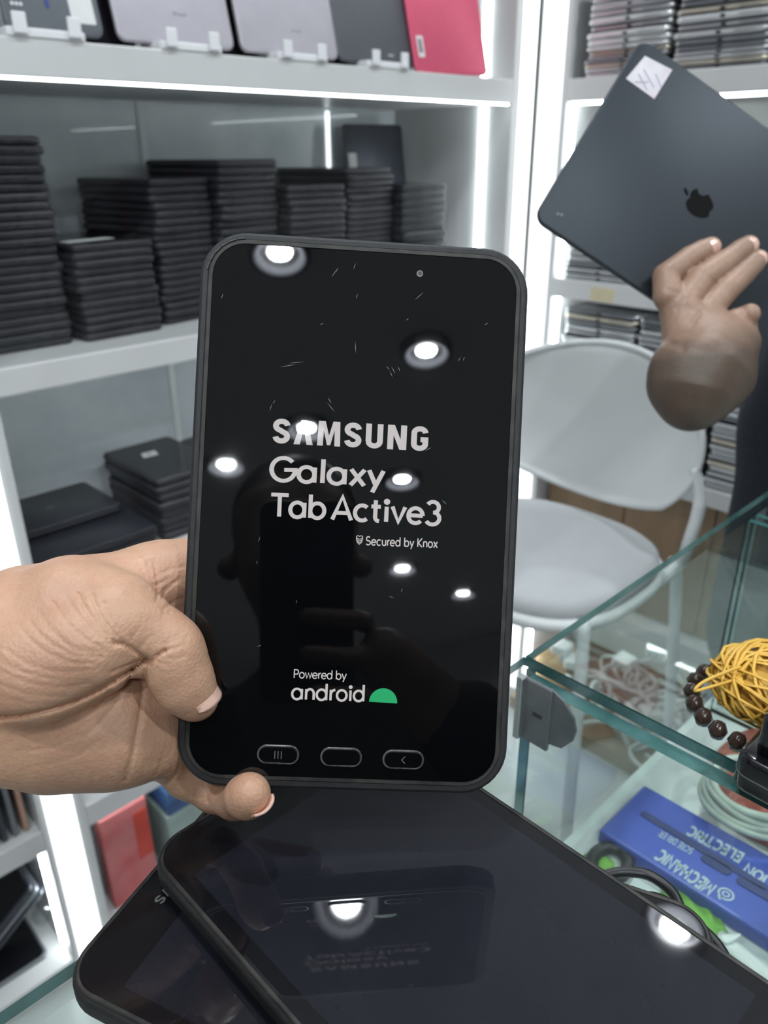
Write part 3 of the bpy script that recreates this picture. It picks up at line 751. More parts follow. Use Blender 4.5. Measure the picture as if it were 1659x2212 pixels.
right_stack(.373, Z3, seq(12, 1), 'of the column hidden behind the standing person', True, 'slim tablets behind the standing person')
# a few tablets stood on edge next to the second column
for i in range(4):
    o = copytree(thin_[(0, 3, 1, 0)[i]]); o.location = (XF+.13, .652-i*.0095, Z2+.092); o.rotation_euler = (0, math.radians(90), -math.pi/2); tag(o, f'slim tablet standing on edge, {ORD[i]} from the left, behind the raised tablet', 'tablet', 'slim tablets stood on edge')

# ------------------------------------------------------------------ tablets on display along the top shelf
STAND = pm('white_stand', (.80, .80, .82), .4, var=.02)
def apple_outline():
    body = [(0, .62), (.14, .68), (.30, .70), (.46, .64), (.58, .52)] + [(.47, .42), (.42, .28), (.45, .12), (.54, .0), (.64, -.06)] + [(.58, -.26), (.46, -.46), (.34, -.60), (.22, -.66), (.10, -.63), (0, -.59), (-.10, -.63), (-.22, -.66), (-.36, -.58), (-.50, -.40), (-.60, -.14), (-.63, .12), (-.58, .38), (-.44, .58), (-.28, .68), (-.12, .67)]
    leaf = [(.02, .74), (.02, .88), (.10, 1.02), (.24, 1.12), (.25, .98), (.16, .84)]
    return [tuple(p) for p in spline(body, 4, True)], [tuple(p) for p in spline(leaf, 4, True)]
AB, AL = apple_outline()
def apple_mark(parent, M, s, mat, t=.0002):
    o = ob('apple_mark', MB().add(poly([(x*s, y*s) for x, y in AB], 0, t)).add(poly([(x*s, y*s) for x, y in AL], 0, t)), mat, parent); o.matrix_local = M; return o
def easel(x, y, z, label, wd=.12):
    t = empty('tablet_stand', (x, y, z)); tag(t, label, 'stand', 'white plastic tablet stands')
    ob('base', slab(wd, .06, .011, .006, .002, 2, (0, .012, 0)), STAND, t)
    for s in (-1, 1):
        ob('hook', slab(.018, .005, .024, .0022, .0015, 2, (s*wd*.34, -.0205, .003)), STAND, t)
    ob('back_prop', slab(wd*.6, .004, .09, .002, .001, 1, (0, .036, .008)), STAND, t)
    return t
TS = zc(.137)
def display(px0, px1, h, col, label, lean=13, yb=1.168, t_=.007, rad=.013, metal=.3, tilt=0., lift=.009, name='display_tablet', rough=.42, pw=80):
    a = atY(px0, pw, yb); b = atY(px1, pw+12, yb); wd = float(b[0]-a[0]); xc = float(a[0]+b[0])/2
    tt = empty(name); tag(tt, label, 'tablet', 'tablets on display on the top shelf')
    l = math.radians(lean); X = (1, 0, 0); Yv = (0, math.sin(l), math.cos(l)); Zv = (0, -math.cos(l), math.sin(l))
    tt.matrix_world = mat4(X, Yv, Zv, (xc, yb+.004, TS+lift)) @ Matrix.Rotation(math.radians(tilt), 4, 'Z')
    sm(ob('back_cover', slab(wd, h, t_, rad, .0025, 3, (0, h/2, -t_)), pm('cover_'+label.split()[0]+str(px0), col, rough, metal, var=.03), tt))
    ob('screen', slab(wd-.008, h-.008, .0006, rad*.8, .0001, 1, (0, h/2, -t_-.0004)), DARKG, tt)
    return tt, wd, xc
d1, w1, x1 = display(20, 232, .25, (.105, .115, .13), 'dark grey tablet with a white barcode label at the top left', pw=75)
for k in range(3): ob('contact_pin', lathe([(.0022, 0), (.0022, .0004)], 12, (-.052+k*.0055, .032, 0)), LABEL, d1)
st = ob('barcode_label', slab(.034, .10, .0003, .002, .0001, 1, (0, 0, 0)), LABEL, d1); st.location = (w1/2-.026, .066, 0)
for k in range(9): ob('bar', box(-.013, .013*(.2+.8*random.random()), -.0009, .0009, .0003, .0004), GREYP, st).location = (0, .042-k*.0052-random.random()*.002, 0)
ob('bar_code', box(.002, .013, -.028, .012, .0003, .0004), GREYP, st).location = (0, .015, 0)
ob('blue_stamp', slab(.006, .020, .0003, .001, .0001, 1, (-.006, .040, 0)), pm('blue_ink', (.03, .05, .20), .5), d1)
ROSE = (.43, .405, .45)
d2, w2, x2 = display(262, 512, .255, ROSE, 'pale rose tablet back with small grey lettering, left of two alike', pw=98)
text_obj('iPad', .022, .0045, GREYP, d2, Matrix.Translation((-.002, .040, .0002)), w=.12)
d3, w3, x3 = display(527, 736, .255, ROSE, 'pale rose tablet back with small grey lettering, right of two alike', pw=110)
text_obj('iPad', .018, .0042, GREYP, d3, Matrix.Translation((.006, .036, .0002)), w=.12)
d4, w4, x4 = display(736, 916, .25, (.10, .105, .118), 'slate grey tablet back between the rose and hot pink ones', pw=122)
for k in range(3): ob('contact_pin', lathe([(.0016, 0), (.0016, .0003)], 12, (.020+k*.0045, .016, 0)), LABEL, d4)
d5, w5, x5 = display(903, 1060, .25, (.66, .10, .18), 'hot pink tablet back with a dark apple emblem and paper label', pw=135, yb=1.158, lift=.002, tilt=1.5)
apple_mark(d5, Matrix.Translation((.006, .150, .0001)), .016, pm('dark_pink', (.20, .03, .06), .3))
ob('paper_label', slab(.017, .036, .0003, .001, .0001, 1, (-w5/2+.022, .045, 0)), LABEL, d5)
ob('printed_code', box(-w5/2+.017, -w5/2+.026, .034, .058, .0003, .0004), GREYP, d5)
for px0, px1, lb in ((60, 300, 'dark tablet standing in the second row behind the barcode tablet'), (380, 640, 'dark tablet standing in the second row between the rose tablets'), (640, 850, 'dark tablet standing in the second row behind the slate one')):
    display(px0, px1, .262, (.022, .020, .030), lb, yb=1.225, lift=.001, metal=.0, pw=95, rough=.3)
for x, lb in ((x1-.025, 'white plastic stand under the dark grey barcode tablet'), (x2+.006, 'white plastic stand under the left rose tablet'), (x3+.004, 'white plastic stand under the right rose tablet'), (x4-.006, 'white plastic stand under the slate grey tablet')):
    easel(x, 1.166, TS, lb, .105)

# ------------------------------------------------------------------ the dark tablet held by the person at the right
q1 = np.array([.62, -.67, -.405]); q1 /= np.linalg.norm(q1); q2 = np.array([-.50, .215, -.84]); q2 -= q1*(q1 @ q2); q2 /= np.linalg.norm(q2)
qn = np.cross(q2, q1); qn /= np.linalg.norm(qn)
T1 = at(1387, 79, .705); L1 = at(1152, 470, .695)
q2 = (L1-T1)/np.linalg.norm(L1-T1); q1 = q1-q2*(q1 @ q2); q1 /= np.linalg.norm(q1); qn = np.cross(q2, q1)
IW, IH = .2476, float(np.linalg.norm(L1-T1))
IC = (T1+L1)/2+q1*IW/2
IP = empty('slim_tablet', mw=mat4(q1, -q2, qn, IC)); tag(IP, 'dark grey tablet with apple emblem raised in a hand at the right', 'tablet')
sm(ob('back_cover', slab(IW, IH, .0061, .012, .0016, 3, (0, 0, -.0061)), pm('space_grey_metal', (.036, .043, .052), .42, .55, var=.04, scale=4), IP))
ob('screen', slab(IW-.006, IH-.006, .0006, .010, .0001, 1, (0, 0, -.0065)), DARKG, IP)
apple_mark(IP, mat4((0, 1, 0), (-1, 0, 0), (0, 0, 1), (0, 0, .00005)), .0185, pm('black_mirror', (.004, .004, .004), .15))
def il(px, py, z=0.):
    r = ray(px, py); p = CAM + r*(((IC-CAM) @ qn)/(r @ qn)) - IC
    return float(p @ q1), float(p @ -q2), z
Q = [il(*p)[:2] for p in ((1393, 121), (1452, 151), (1413, 214), (1352, 170))]
ob('paper_sticker', poly(Q[::-1], 0, .0003), pm('purplish_paper', (.62, .56, .62), .6, scale=60, col2=(.72, .70, .72)), IP)
for (a, b) in (((1378, 160), (1398, 196)), ((1390, 150), (1412, 190)), ((1416, 160), (1428, 190)), ((1370, 178), (1400, 178))):
    A, B = il(*a)[:2], il(*b)[:2]; mb = MB().add(ribbon([A, B], .0012)); ob('ink_line', mb, pm('faint_ink', (.35, .33, .45), .6), IP).location = (0, 0, .0004)
for px, py in ((1205, 462), (1213, 464)): ob('contact_dot', lathe([(.0014, 0), (.0014, .0003)], 10, il(px, py)), GREYP, IP)

# ------------------------------------------------------------------ skin
def skin_mat(name, c1, c2, c3, bump=.25, attr=None):
    m = bpy.data.materials.new(name); m.use_nodes = True; nt = m.node_tree; N = nt.nodes; L = nt.links; b = N['Principled BSDF']
    tc = N.new('ShaderNodeTexCoord')
    n1 = N.new('ShaderNodeTexNoise'); n1.inputs['Scale'].default_value = 28; n1.inputs['Detail'].default_value = 3; L.new(tc.outputs['Object'], n1.inputs['Vector'])
    r1 = N.new('ShaderNodeValToRGB'); r1.color_ramp.elements[0].color = (*c1, 1); r1.color_ramp.elements[1].color = (*c2, 1)
    r1.color_ramp.elements[0].position = .36; r1.color_ramp.elements[1].position = .64; L.new(n1.outputs['Fac'], r1.inputs['Fac'])
    n2 = N.new('ShaderNodeTexNoise'); n2.inputs['Scale'].default_value = 260; n2.inputs['Detail'].default_value = 6; L.new(tc.outputs['Object'], n2.inputs['Vector'])
    mx = N.new('ShaderNodeMixRGB'); mx.inputs['Color2'].default_value = (*c3, 1); L.new(r1.outputs['Color'], mx.inputs['Color1'])
    mr = N.new('ShaderNodeMapRange'); mr.inputs[1].default_value = .45; mr.inputs[2].default_value = .75; mr.inputs[3].default_value = 0; mr.inputs[4].default_value = .45
    L.new(n2.outputs['Fac'], mr.inputs[0]); L.new(mr.outputs[0], mx.inputs['Fac']); L.new(mx.outputs[0], b.inputs['Base Color'])
    if attr:   # hairier, darker skin on the forearm
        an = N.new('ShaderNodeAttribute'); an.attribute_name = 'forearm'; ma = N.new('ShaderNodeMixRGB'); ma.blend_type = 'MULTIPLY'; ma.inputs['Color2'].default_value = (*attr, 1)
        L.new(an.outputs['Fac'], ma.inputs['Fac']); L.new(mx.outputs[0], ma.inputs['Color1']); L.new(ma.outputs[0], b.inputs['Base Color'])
    b.inputs['Roughness'].default_value = .48; b.inputs['Subsurface Weight'].default_value = .05; b.inputs['Subsurface Radius'].default_value = (.004, .0015, .0007); b.inputs['Subsurface Scale'].default_value = 1.
    v = N.new('ShaderNodeTexVoronoi'); v.inputs['Scale'].default_value = 700; L.new(tc.outputs['Object'], v.inputs['Vector'])
    ad = N.new('ShaderNodeMath'); ad.operation = 'ADD'; L.new(v.outputs['Distance'], ad.inputs[0]); L.new(n2.outputs['Fac'], ad.inputs[1])
    bp = N.new('ShaderNodeBump'); bp.inputs['Strength'].default_value = bump; bp.inputs['Distance'].default_value = .0006; L.new(ad.outputs[0], bp.inputs['Height']); L.new(bp.outputs['Normal'], b.inputs['Normal'])
    MATS[name] = m; return m
SKIN = skin_mat('skin', (.50, .285, .190), (.575, .345, .225), (.48, .235, .160))
SKIN2 = skin_mat('skin_arm', (.125, .085, .060), (.19, .130, .092), (.075, .050, .036))
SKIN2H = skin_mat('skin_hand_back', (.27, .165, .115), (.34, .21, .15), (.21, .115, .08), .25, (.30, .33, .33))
NAIL = pm('fingernail', (.66, .42, .34), .22, var=.06, scale=80, coat=.3)
NAVY = pm('dark_navy_cloth', (.012, .015, .024), .85, var=.25, scale=90, bump=.3, bscale=500)
BLACKC = pm('black_cloth', (.008, .008, .010), .85, var=.25, scale=90, bump=.3, bscale=500)
DENIM = pm('pale_blue_cloth', (.20, .27, .38), .8, var=.15, scale=120, bump=.3, bscale=600)
HAIR = pm('black_hair', (.010, .009, .009), .45, var=.3, scale=200)

def groove_fn(lines):
    """skin creases: each (list of frame points, width px, depth m); measured through the frame, cut into the surface"""
    def disp(X):
        d = X-CAM.astype(np.float32); z = d @ FW.astype(np.float32); u = 829.5+FPX*(d @ RT.astype(np.float32))/z; v = 1106-FPX*(d @ UP.astype(np.float32))/z
        out = np.zeros(len(X), np.float32)
        for P, wd, dep in lines:
            best = np.full(len(X), 1e9, np.float32)
            Ps = spline(P, 5)
            for a, b in zip(Ps[:-1], Ps[1:]):
                ab = b-a; t = np.clip(((u-a[0])*ab[0]+(v-a[1])*ab[1])/max(ab @ ab, 1e-6), 0, 1)
                best = np.minimum(best, np.hypot(u-a[0]-t*ab[0], v-a[1]-t*ab[1]))
            out += dep*np.exp(-(best/wd)**2)
        return out
    return disp

# ------------------------------------------------------------------ photographer: left hand holding the tablet, body behind the camera
PH = empty('person', (-.25, -.26, 0)); tag(PH, 'person in dark clothes whose left hand holds up the lit tablet', 'person')
def cpt(x, y, d): return CAM+RT*x+UP*y+FW*d
D0 = .310
wrA, wrB = at(-90, 1462, .296), at(-90, 1570, .300)
elb = cpt(-.33, -.24, .06)
arm = [[(wrA, .0200), (wrA*.55+elb*.45, .030)], [(wrB, .0195), (wrB*.55+elb*.45, .028)]]
palm = [[(at(-90, 1455, .296), .0200), (at(40, 1405, .298), .0220), (at(175, 1352, .300), .0215)],
        [(at(-90, 1575, .300), .0185), (at(120, 1592, .305), .0178), (at(255, 1598, .310), .0158), (at(352, 1606, .318), .0122)],
        [(at(-70, 1505, .303), .0215), (at(150, 1500, .311), .0185), (at(330, 1500, .322), .0140)],
        [(at(60, 1330, .307), .0185), (at(200, 1300, .316), .0150), (at(340, 1255, .328), .0135), (at(420, 1225, .334), .0115)],
        [(at(170, 1400, .318), .016), (at(345, 1390, .330), .0135)]]
thenar = [[(at(-40, 1450, .294), .0190), (at(90, 1435, .290), .0205), (at(200, 1385, .290), .0175), (at(262, 1345, .291), .0130)]]
thumb = [[(at(150, 1300, .297), .0170), (at(255, 1315, .2945), .0128), (at(322, 1362, .2945), .0107), (at(367, 1400, .2960), .0112), (at(379, 1440, .2970), .0108), (at(403, 1484, .2990), .0098), (at(425, 1512, .3005), .0078)]]
fing = [[(at(410, 1225, .334), .0098), (at(520, 1180, .336), .0085), (at(620, 1160, .3345), .0072)],
        [(at(370, 1330, .333), .0105), (at(520, 1310, .337), .0088), (at(660, 1305, .3345), .0074)],
        [(at(360, 1440, .333), .0102), (at(520, 1450, .337), .0086), (at(640, 1455, .3345), .0072)],
        [(at(345, 1612, .322), .0108), (at(405, 1675, .328), .0092), (at(462, 1712, .327), .0078), (at(508, 1726, .318), .0078), (at(534, 1720, .3060), .0083), (at(540, 1715, .3035), .0078)]]
creases = [([(-20, 1549), (60, 1543), (150, 1519), (230, 1481), (292, 1441), (318, 1424)], 8, 0.00110), ([(-20, 1549), (60, 1543), (150, 1519), (230, 1481), (292, 1441), (318, 1424)], 3, 0.00160),
           ([(318, 1427), (300, 1411), (270, 1393), (248, 1388)], 4, 0.00160), ([(305, 1425), (270, 1440), (240, 1452)], 3.5, 0.00080),
           ([(316, 1432), (308, 1500), (300, 1560), (286, 1630), (270, 1686)], 3, 0.00081), ([(316, 1432), (308, 1500), (300, 1560), (286, 1630), (270, 1686)], 9, 0.00050),
           ([(288, 1450), (262, 1500), (235, 1540), (185, 1590)], 3, 0.00050), ([(250, 1475), (225, 1510)], 3, 0.00037),
           ([(60, 1590), (140, 1570), (215, 1530)], 3, 0.00031), ([(30, 1625), (110, 1615), (170, 1590)], 3, 0.00025), ([(60, 1660), (150, 1640), (215, 1600)], 3, 0.00025),
           ([(140, 1283), (165, 1320), (205, 1365), (248, 1398)], 3, 0.00062), ([(168, 1282), (190, 1322), (225, 1365), (258, 1394)], 3, 0.00074), ([(198, 1285), (215, 1325), (240, 1362), (268, 1390)], 3.2, 0.00087), ([(112, 1298), (145, 1345), (185, 1380), (225, 1402)], 3, 0.00050),
           ([(222, 1300), (238, 1335), (258, 1365)], 3, 0.00056), ([(180, 1310), (200, 1345), (220, 1372)], 2.6, 0.00043), ([(152, 1318), (178, 1350), (205, 1380)], 2.6, 0.00043),
           ([(80, 1318), (118, 1368), (165, 1402), (228, 1408)], 3, 0.00043), ([(60, 1335), (100, 1382), (160, 1415), (225, 1418)], 3, 0.00037), ([(40, 1352), (85, 1398), (150, 1430), (205, 1432)], 3, 0.00037), ([(10, 1400), (65, 1436), (135, 1452), (210, 1445)], 3, 0.00037), ([(0, 1425), (50, 1452), (120, 1468)], 3, 0.00031), ([(0, 1450), (60, 1474), (140, 1484), (190, 1475)], 3, 0.00031), ([(0, 1480), (70, 1502), (140, 1505)], 3, 0.00031), ([(0, 1505), (60, 1520), (110, 1520)], 3, 0.00025),
           ([(322, 1438), (330, 1425), (343, 1413), (360, 1404)], 3.2, 0.00180), ([(360, 1404), (385, 1397), (402, 1388)], 3, 0.00037), ([(350, 1398), (382, 1384), (412, 1374)], 2.6, 0.00031), ([(355, 1390), (392, 1370)], 2.6, 0.00031), ([(340, 1416), (372, 1422), (398, 1418)], 2.6, 0.00031), ([(335, 1428), (365, 1436)], 2.6, 0.00031), ([(365, 1378), (400, 1360)], 2.6, 0.00025), ([(300, 1400), (325, 1375)], 2.6, 0.00031), ([(280, 1385), (300, 1355)], 2.6, 0.00031),
           ([(332, 1210), (338, 1245), (340, 1285), (336, 1300)], 3, 0.00087), ([(318, 1212), (326, 1245), (334, 1270)], 2.8, 0.00056), ([(300, 1215), (315, 1245)], 2.8, 0.00037), ([(346, 1300), (360, 1272), (390, 1250)], 3, 0.00062), ([(352, 1318), (375, 1300), (398, 1290)], 3, 0.00056), ([(345, 1240), (372, 1228), (400, 1224)], 2.8, 0.00037), ([(340, 1262), (362, 1252)], 2.8, 0.00037), ([(350, 1330), (368, 1322)], 3, 0.00050),
           ([(386, 1648), (380, 1672), (362, 1694)], 3, 0.00068), ([(372, 1640), (368, 1668)], 2.6, 0.00031), ([(444, 1690), (446, 1712), (449, 1732)], 3.2, 0.00081), ([(435, 1695), (437, 1722)], 2.6, 0.00031), ([(352, 1625), (346, 1652), (334, 1674)], 3, 0.00043), ([(314, 1645), (306, 1684)], 2.8, 0.00037), ([(205, 1670), (200, 1700)], 2.6, 0.00025), ([(150, 1670), (148, 1705)], 2.6, 0.00025)]
hand_mesh = implicit('left_hand', [(palm+arm, .014, .010), (thenar, .010, .0035), (thumb, .006, .006), (fing, .0025, .005)], .0008, groove_fn(creases))
hand = ob('left_hand', hand_mesh, SKIN); hand.parent = PH; hand.location = (-PH.location.x, -PH.location.y, -PH.location.z)
tA, tB = at(391, 1462, .2982), at(428, 1517, .3005)
o = ob('thumbnail', nail(tA, tB, .0094, RT*.80-FW*.55+UP*.25, 46, .50, 1.22), NAIL, hand)
pA, pB = at(512, 1728, .314), at(540, 1718, .3045)
o = ob('little_fingernail', nail(at(510, 1727, .3165), at(536, 1720, .3045), .0079, RT*.80-UP*.36-FW*.42, 44, .80, 1.62), NAIL, hand)

# body of the photographer (dark clothes, behind the camera)
fh = np.array([.696, .718, 0.]); rh = np.array([.718, -.696, 0.])
def bp_(f_, r_, z): return fh*f_+rh*r_+np.array([0, 0, z+HC])
bc = -.40
shirt = implicit('shirt', [([[(bp_(bc, -.02, -.05), .070), (bp_(bc, -.03, -.20), .125), (bp_(bc, -.03, -.45), .130), (bp_(bc, -.03, -.70), .125)],
        [(bp_(bc, -.10, -.20), .11), (bp_(bc, -.10, -.65), .10)], [(bp_(bc, .05, -.20), .11), (bp_(bc, .05, -.65), .10)],
        [(bp_(bc, -.03, -.09), .06), (bp_(bc, -.21, -.13), .07), (bp_(bc+.06, -.30, -.30), .058), (elb-fh*.02, .052), (elb*.50+wrA*.50, .043)],
        [(bp_(bc, -.03, -.09), .06), (bp_(bc, .16, -.13), .07), (bp_(bc+.10, .24, -.34), .056), (bp_(-.14, .16, -.22), .046), (bp_(-.09, .10, -.15), .042)]], .05, .05)], .014)
o = ob('shirt', shirt, BLACKC, PH); o.location = (-PH.location.x, -PH.location.y, 0)
trs = implicit('trousers', [([[(bp_(bc, -.12, -.72), .105), (bp_(bc, -.13, -1.02), .075), (bp_(bc, -.14, -1.38), .055)], [(bp_(bc, .07, -.72), .105), (bp_(bc, .08, -1.02), .075), (bp_(bc, .09, -1.38), .055)]], .05, .05)], .016)
o = ob('trousers', trs, BLACKC, PH); o.location = (-PH.location.x, -PH.location.y, 0)
hd = implicit('head', [([[(bp_(bc+.02, -.045, .16), .082), (bp_(bc+.045, -.045, .09), .066)], [(bp_(bc, -.03, -.06), .052), (bp_(bc+.01, -.04, .06), .052)], [(bp_(bc+.115, -.045, .115), .010), (bp_(bc+.125, -.045, .095), .014)],
        [(bp_(bc, -.130, .115), .016)], [(bp_(bc, .040, .115), .016)]], .02, .02), ([[(bp_(-.085, .075, -.135), .030), (bp_(-.040, .03, -.10), .022)], [(bp_(-.03, .015, -.075), .0085), (bp_(-.028, -.03, -.07), .008)], [(bp_(-.03, .015, -.105), .0085), (bp_(-.028, -.03, -.10), .008)], [(bp_(-.03, .015, -.135), .008), (bp_(-.028, -.025, -.13), .0075)]], .004, .004)], .006)
o = ob('head_and_right_hand', hd, SKIN2, PH); o.location = (-PH.location.x, -PH.location.y, 0)
hr = implicit('hair', [([[(bp_(bc+.005, -.045, .185), .083), (bp_(bc-.02, -.045, .13), .078)]], .02, .02)], .008)
o = ob('hair', hr, HAIR, PH); o.location = (-PH.location.x, -PH.location.y, 0)
for s in (-1, 1):
    sm(ob('shoe', slab(.10, .27, .07, .045, .02, 3), BLACKP, PH)).matrix_local = Matrix.Translation(Vector(bp_(bc+.06, -.025+s*.115, -1.45))-PH.location) @ Matrix.Rotation(math.atan2(.718, .696)-math.pi/2, 4, 'Z')
# the phone taking the picture, mirrored in the screen
SP = empty('smartphone', mw=mat4(RT, UP, -FW, CAM-FW*.006)); tag(SP, 'black smartphone taking the picture, mirrored in the held screen', 'phone')
sm(ob('phone_body', slab(.074, .160, .0085, .010, .002, 3, (-.030, -.066, 0)), BLACKP, SP))
ob('lens', lathe([(.0065, -.001), (.0065, .0), (.004, .0004)], 20, (-.0, -.018, -.0002)), DARKG, SP)
ob('screen', slab(.070, .155, .0006, .008, .0002, 1, (-.030, -.066, .0083)), DARKG, SP)

# ------------------------------------------------------------------ person at the right holding the dark tablet
P2 = empty('person', (1.22, .27, 0)); tag(P2, 'person in dark navy clothes at the right raising the dark tablet', 'person')
def ipd(px, py, off):
    """point over the tablet back, off metres towards us"""
    x, y, _ = il(px, py); return IC+q1*x-q2*y+qn*off
def pd(px, py, off):
    r = ray(px, py); dd = ((IC-CAM) @ qn+off)/(r @ qn); return CAM+r*dd
k = .0078
f2 = [[(pd(1444, 640, .030), .0130), (pd(1438, 597, .023), .0112), (pd(1490, 557, .013), .0102), (pd(1518, 542, .0095), .0097), (pd(1536, 533, .0085), .0086)],
      [(pd(1470, 665, .034), .0130), (pd(1513, 603, .025), .0116), (pd(1576, 560, .014), .0104), (pd(1601, 541, .0105), .0100), (pd(1617, 530, .009), .0089)],
      [(pd(1512, 690, .034), .0125), (pd(1565, 630, .025), .0114), (pd(1608, 590, .016), .0101), (pd(1627, 570, .012), .0096), (pd(1637, 560, .010), .0086)],
      [(pd(1545, 715, .032), .0115), (pd(1590, 692, .032), .0100), (pd(1613, 683, .030), .0094), (pd(1620, 678, .036), .0088)]]
wr2 = pd(1545, 742, .036); el2 = pd(1500, 868, .055)
b2 = [[(pd(1460, 672, .030), .0135), (pd(1480, 710, .034), .0165), (pd(1512, 737, .036), .0195)], [(pd(1494, 690, .033), .0140), (wr2, .0230)], [(pd(1532, 706, .032), .0140), (wr2, .0240)], [(pd(1568, 716, .031), .0125), (pd(1580, 742, .036), .0175)], [(pd(1612, 705, .022), .0095), (pd(1605, 735, .032), .0120)]]
shl2 = at(1800, 470, .98)
fore = [[(pd(1535, 752, .038), .0250), (pd(1516, 800, .048), .0325), (pd(1500, 850, .052), .0235), (pd(1492, 882, .052), .0125)], [(pd(1585, 752, .030), .0150), (pd(1565, 812, .040), .0190), (pd(1530, 862, .046), .0160)], [(pd(1455, 800, .044), .0150), (pd(1462, 835, .046), .0170), (pd(1482, 870, .048), .0140)]]
upar = [[(pd(1525, 830, .02), .026), (el2*.72+shl2*.28+FW*.09+UP*.012, .032)]]
cr2 = [([(1450, 742), (1475, 752)], 8, .0015), ([(1455, 575), (1475, 590)], 3, .0005), ([(1525, 590), (1545, 610)], 3, .0005), ([(1462, 668), (1478, 645)], 4, .0012), ([(1495, 700), (1512, 675)], 4, .0012), ([(1440, 625), (1460, 632)], 5, .0008), ([(1478, 660), (1500, 672)], 5, .0006), ([(1476, 742), (1520, 754), (1575, 750)], 10, .0010)]
hm = implicit('hand_and_forearm', [(b2, .010, .010), (fore+upar, .02, .016), (f2, .0008, .0040)], .0015, groove_fn(cr2))
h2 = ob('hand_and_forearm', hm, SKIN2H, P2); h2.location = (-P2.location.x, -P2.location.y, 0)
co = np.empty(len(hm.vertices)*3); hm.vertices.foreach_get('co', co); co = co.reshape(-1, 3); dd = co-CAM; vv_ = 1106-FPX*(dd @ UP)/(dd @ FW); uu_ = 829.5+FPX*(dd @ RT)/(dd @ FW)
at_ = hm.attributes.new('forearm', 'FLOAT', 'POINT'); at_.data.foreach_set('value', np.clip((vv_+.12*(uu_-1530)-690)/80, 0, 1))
for a, b, r, nn in ((f2[0][-3][0], f2[0][-1][0], .0090, qn*.9+q1*.1-q2*(-.3)), (f2[1][-3][0], f2[1][-1][0], .0092, qn*.85+q2*.3), (f2[2][-3][0], f2[2][-1][0], .0090, qn*.8+q2*.3), (f2[3][-2][0], f2[3][-1][0], .0085, qn*.6-q2*.2+q1*.6)):
    ob('fingernail', nail(a, b, r, nn, 44, .42, 1.12), NAIL, h2)
px2 = lambda x, y, z: np.array([x, y, zc(z)])
body2 = implicit('shirt', [([[(px2(1.24, .24, .12), .075), (px2(1.23, .26, -.05), .135), (px2(1.22, .27, -.35), .135), (px2(1.21, .27, -.70), .140)],
        [(px2(1.20, .31, -.02), .10), (px2(1.19, .325, -.35), .105), (px2(1.19, .32, -.70), .110)], [(px2(1.28, .14, .0), .10), (px2(1.27, .14, -.70), .11)],
        [(px2(1.22, .28, .13), .07), (shl2, .066), (el2*.66+shl2*.34+FW*.08+UP*.01, .047)],
        [(px2(1.26, .18, .13), .07), (px2(1.34, .04, .08), .068), (px2(1.36, .0, -.16), .055), (px2(1.28, -.02, -.38), .050)]], .05, .05)], .013)
o = ob('shirt', body2, NAVY, P2); o.location = (-P2.location.x, -P2.location.y, 0)
tr2 = implicit('trousers', [([[(px2(1.19, .315, -.72), .098), (px2(1.19, .335, -1.05), .078), (px2(1.20, .34, -1.38), .062)], [(px2(1.25, .16, -.72), .098), (px2(1.26, .14, -1.05), .078), (px2(1.27, .13, -1.38), .062)]], .03, .03)], .014)
o = ob('trousers', tr2, DENIM, P2); o.location = (-P2.location.x, -P2.location.y, 0)
O = np.array([.09, .26, 0])
hd2 = implicit('head', [([[(O+px2(1.13, -.01, .36), .085), (O+px2(1.10, .0, .28), .066)], [(O+px2(1.16, -.02, .12), .054), (O+px2(1.14, -.02, .26), .054)], [(O+px2(1.055, .005, .315), .010), (O+px2(1.045, .007, .295), .014)], [(O+px2(1.17, .075, .31), .016)], [(O+px2(1.10, -.095, .31), .016)],
        [(O+px2(1.20, -.27, -.36), .036), (O+px2(1.10, -.25, -.44), .030), (O+px2(1.02, -.23, -.46), .026)], [(O+px2(1.02, -.23, -.46), .012), (O+px2(.96, -.22, -.47), .009)], [(O+px2(1.02, -.25, -.46), .012), (O+px2(.955, -.25, -.47), .009)], [(O+px2(1.02, -.21, -.46), .011), (O+px2(.97, -.19, -.47), .0085)], [(O+px2(1.04, -.21, -.45), .011), (O+px2(1.0, -.17, -.45), .009)]], .012, .012)], .007)
o = ob('head_and_left_arm', hd2, SKIN2, P2); o.location = (-P2.location.x, -P2.location.y, 0)
o = ob('hair', implicit('hair', [([[(O+px2(1.15, -.015, .39), .084), (O+px2(1.165, -.02, .33), .078)]], .02, .02)], .009), HAIR, P2); o.location = (-P2.location.x, -P2.location.y, 0)
for (x, y) in ((1.17, .34), (1.24, .13)):
    sm(ob('shoe', slab(.27, .10, .07, .045, .02, 3), BLACKP, P2)).location = (x-P2.location.x, y-P2.location.y, 0)

# ------------------------------------------------------------------ white chair
CW = pm('chair_plastic', (.70, .715, .72), .42, var=.02, scale=6); CF = pm('chair_fabric', (.47, .48, .495), .75, var=.03, scale=8, bump=.15, bscale=700)
CH = empty('bar_chair', (1.08, .70, 0)); tag(CH, 'white bar chair with padded seat and curved back behind the glass case', 'chair')
SZ = zc(-.665); CX, CY = 1.075, .715
def chair_seat(z0, z1, k, hump):
    """rounded seat outline: wider at the front edge, rounded front"""
    P = []
    for i in range(48):
        a = 2*math.pi*i/48; c, s = math.cos(a), math.sin(a)
        x = math.copysign(abs(c)**.72, c)*.195; y = math.copysign(abs(s)**.72, s)*.205
        P.append((CX+x*k, CY+y*k))
    return P
loops = []
for k, z in ((.80, -.032), (.93, -.028), (1.0, -.018), (1.02, -.008), (1.0, .0)):
    loops.append([(x, y, SZ+z) for x, y in chair_seat(0, 0, k, 0)])
sm(wob('seat_shell', loft(loops), CW, CH))
loops = []
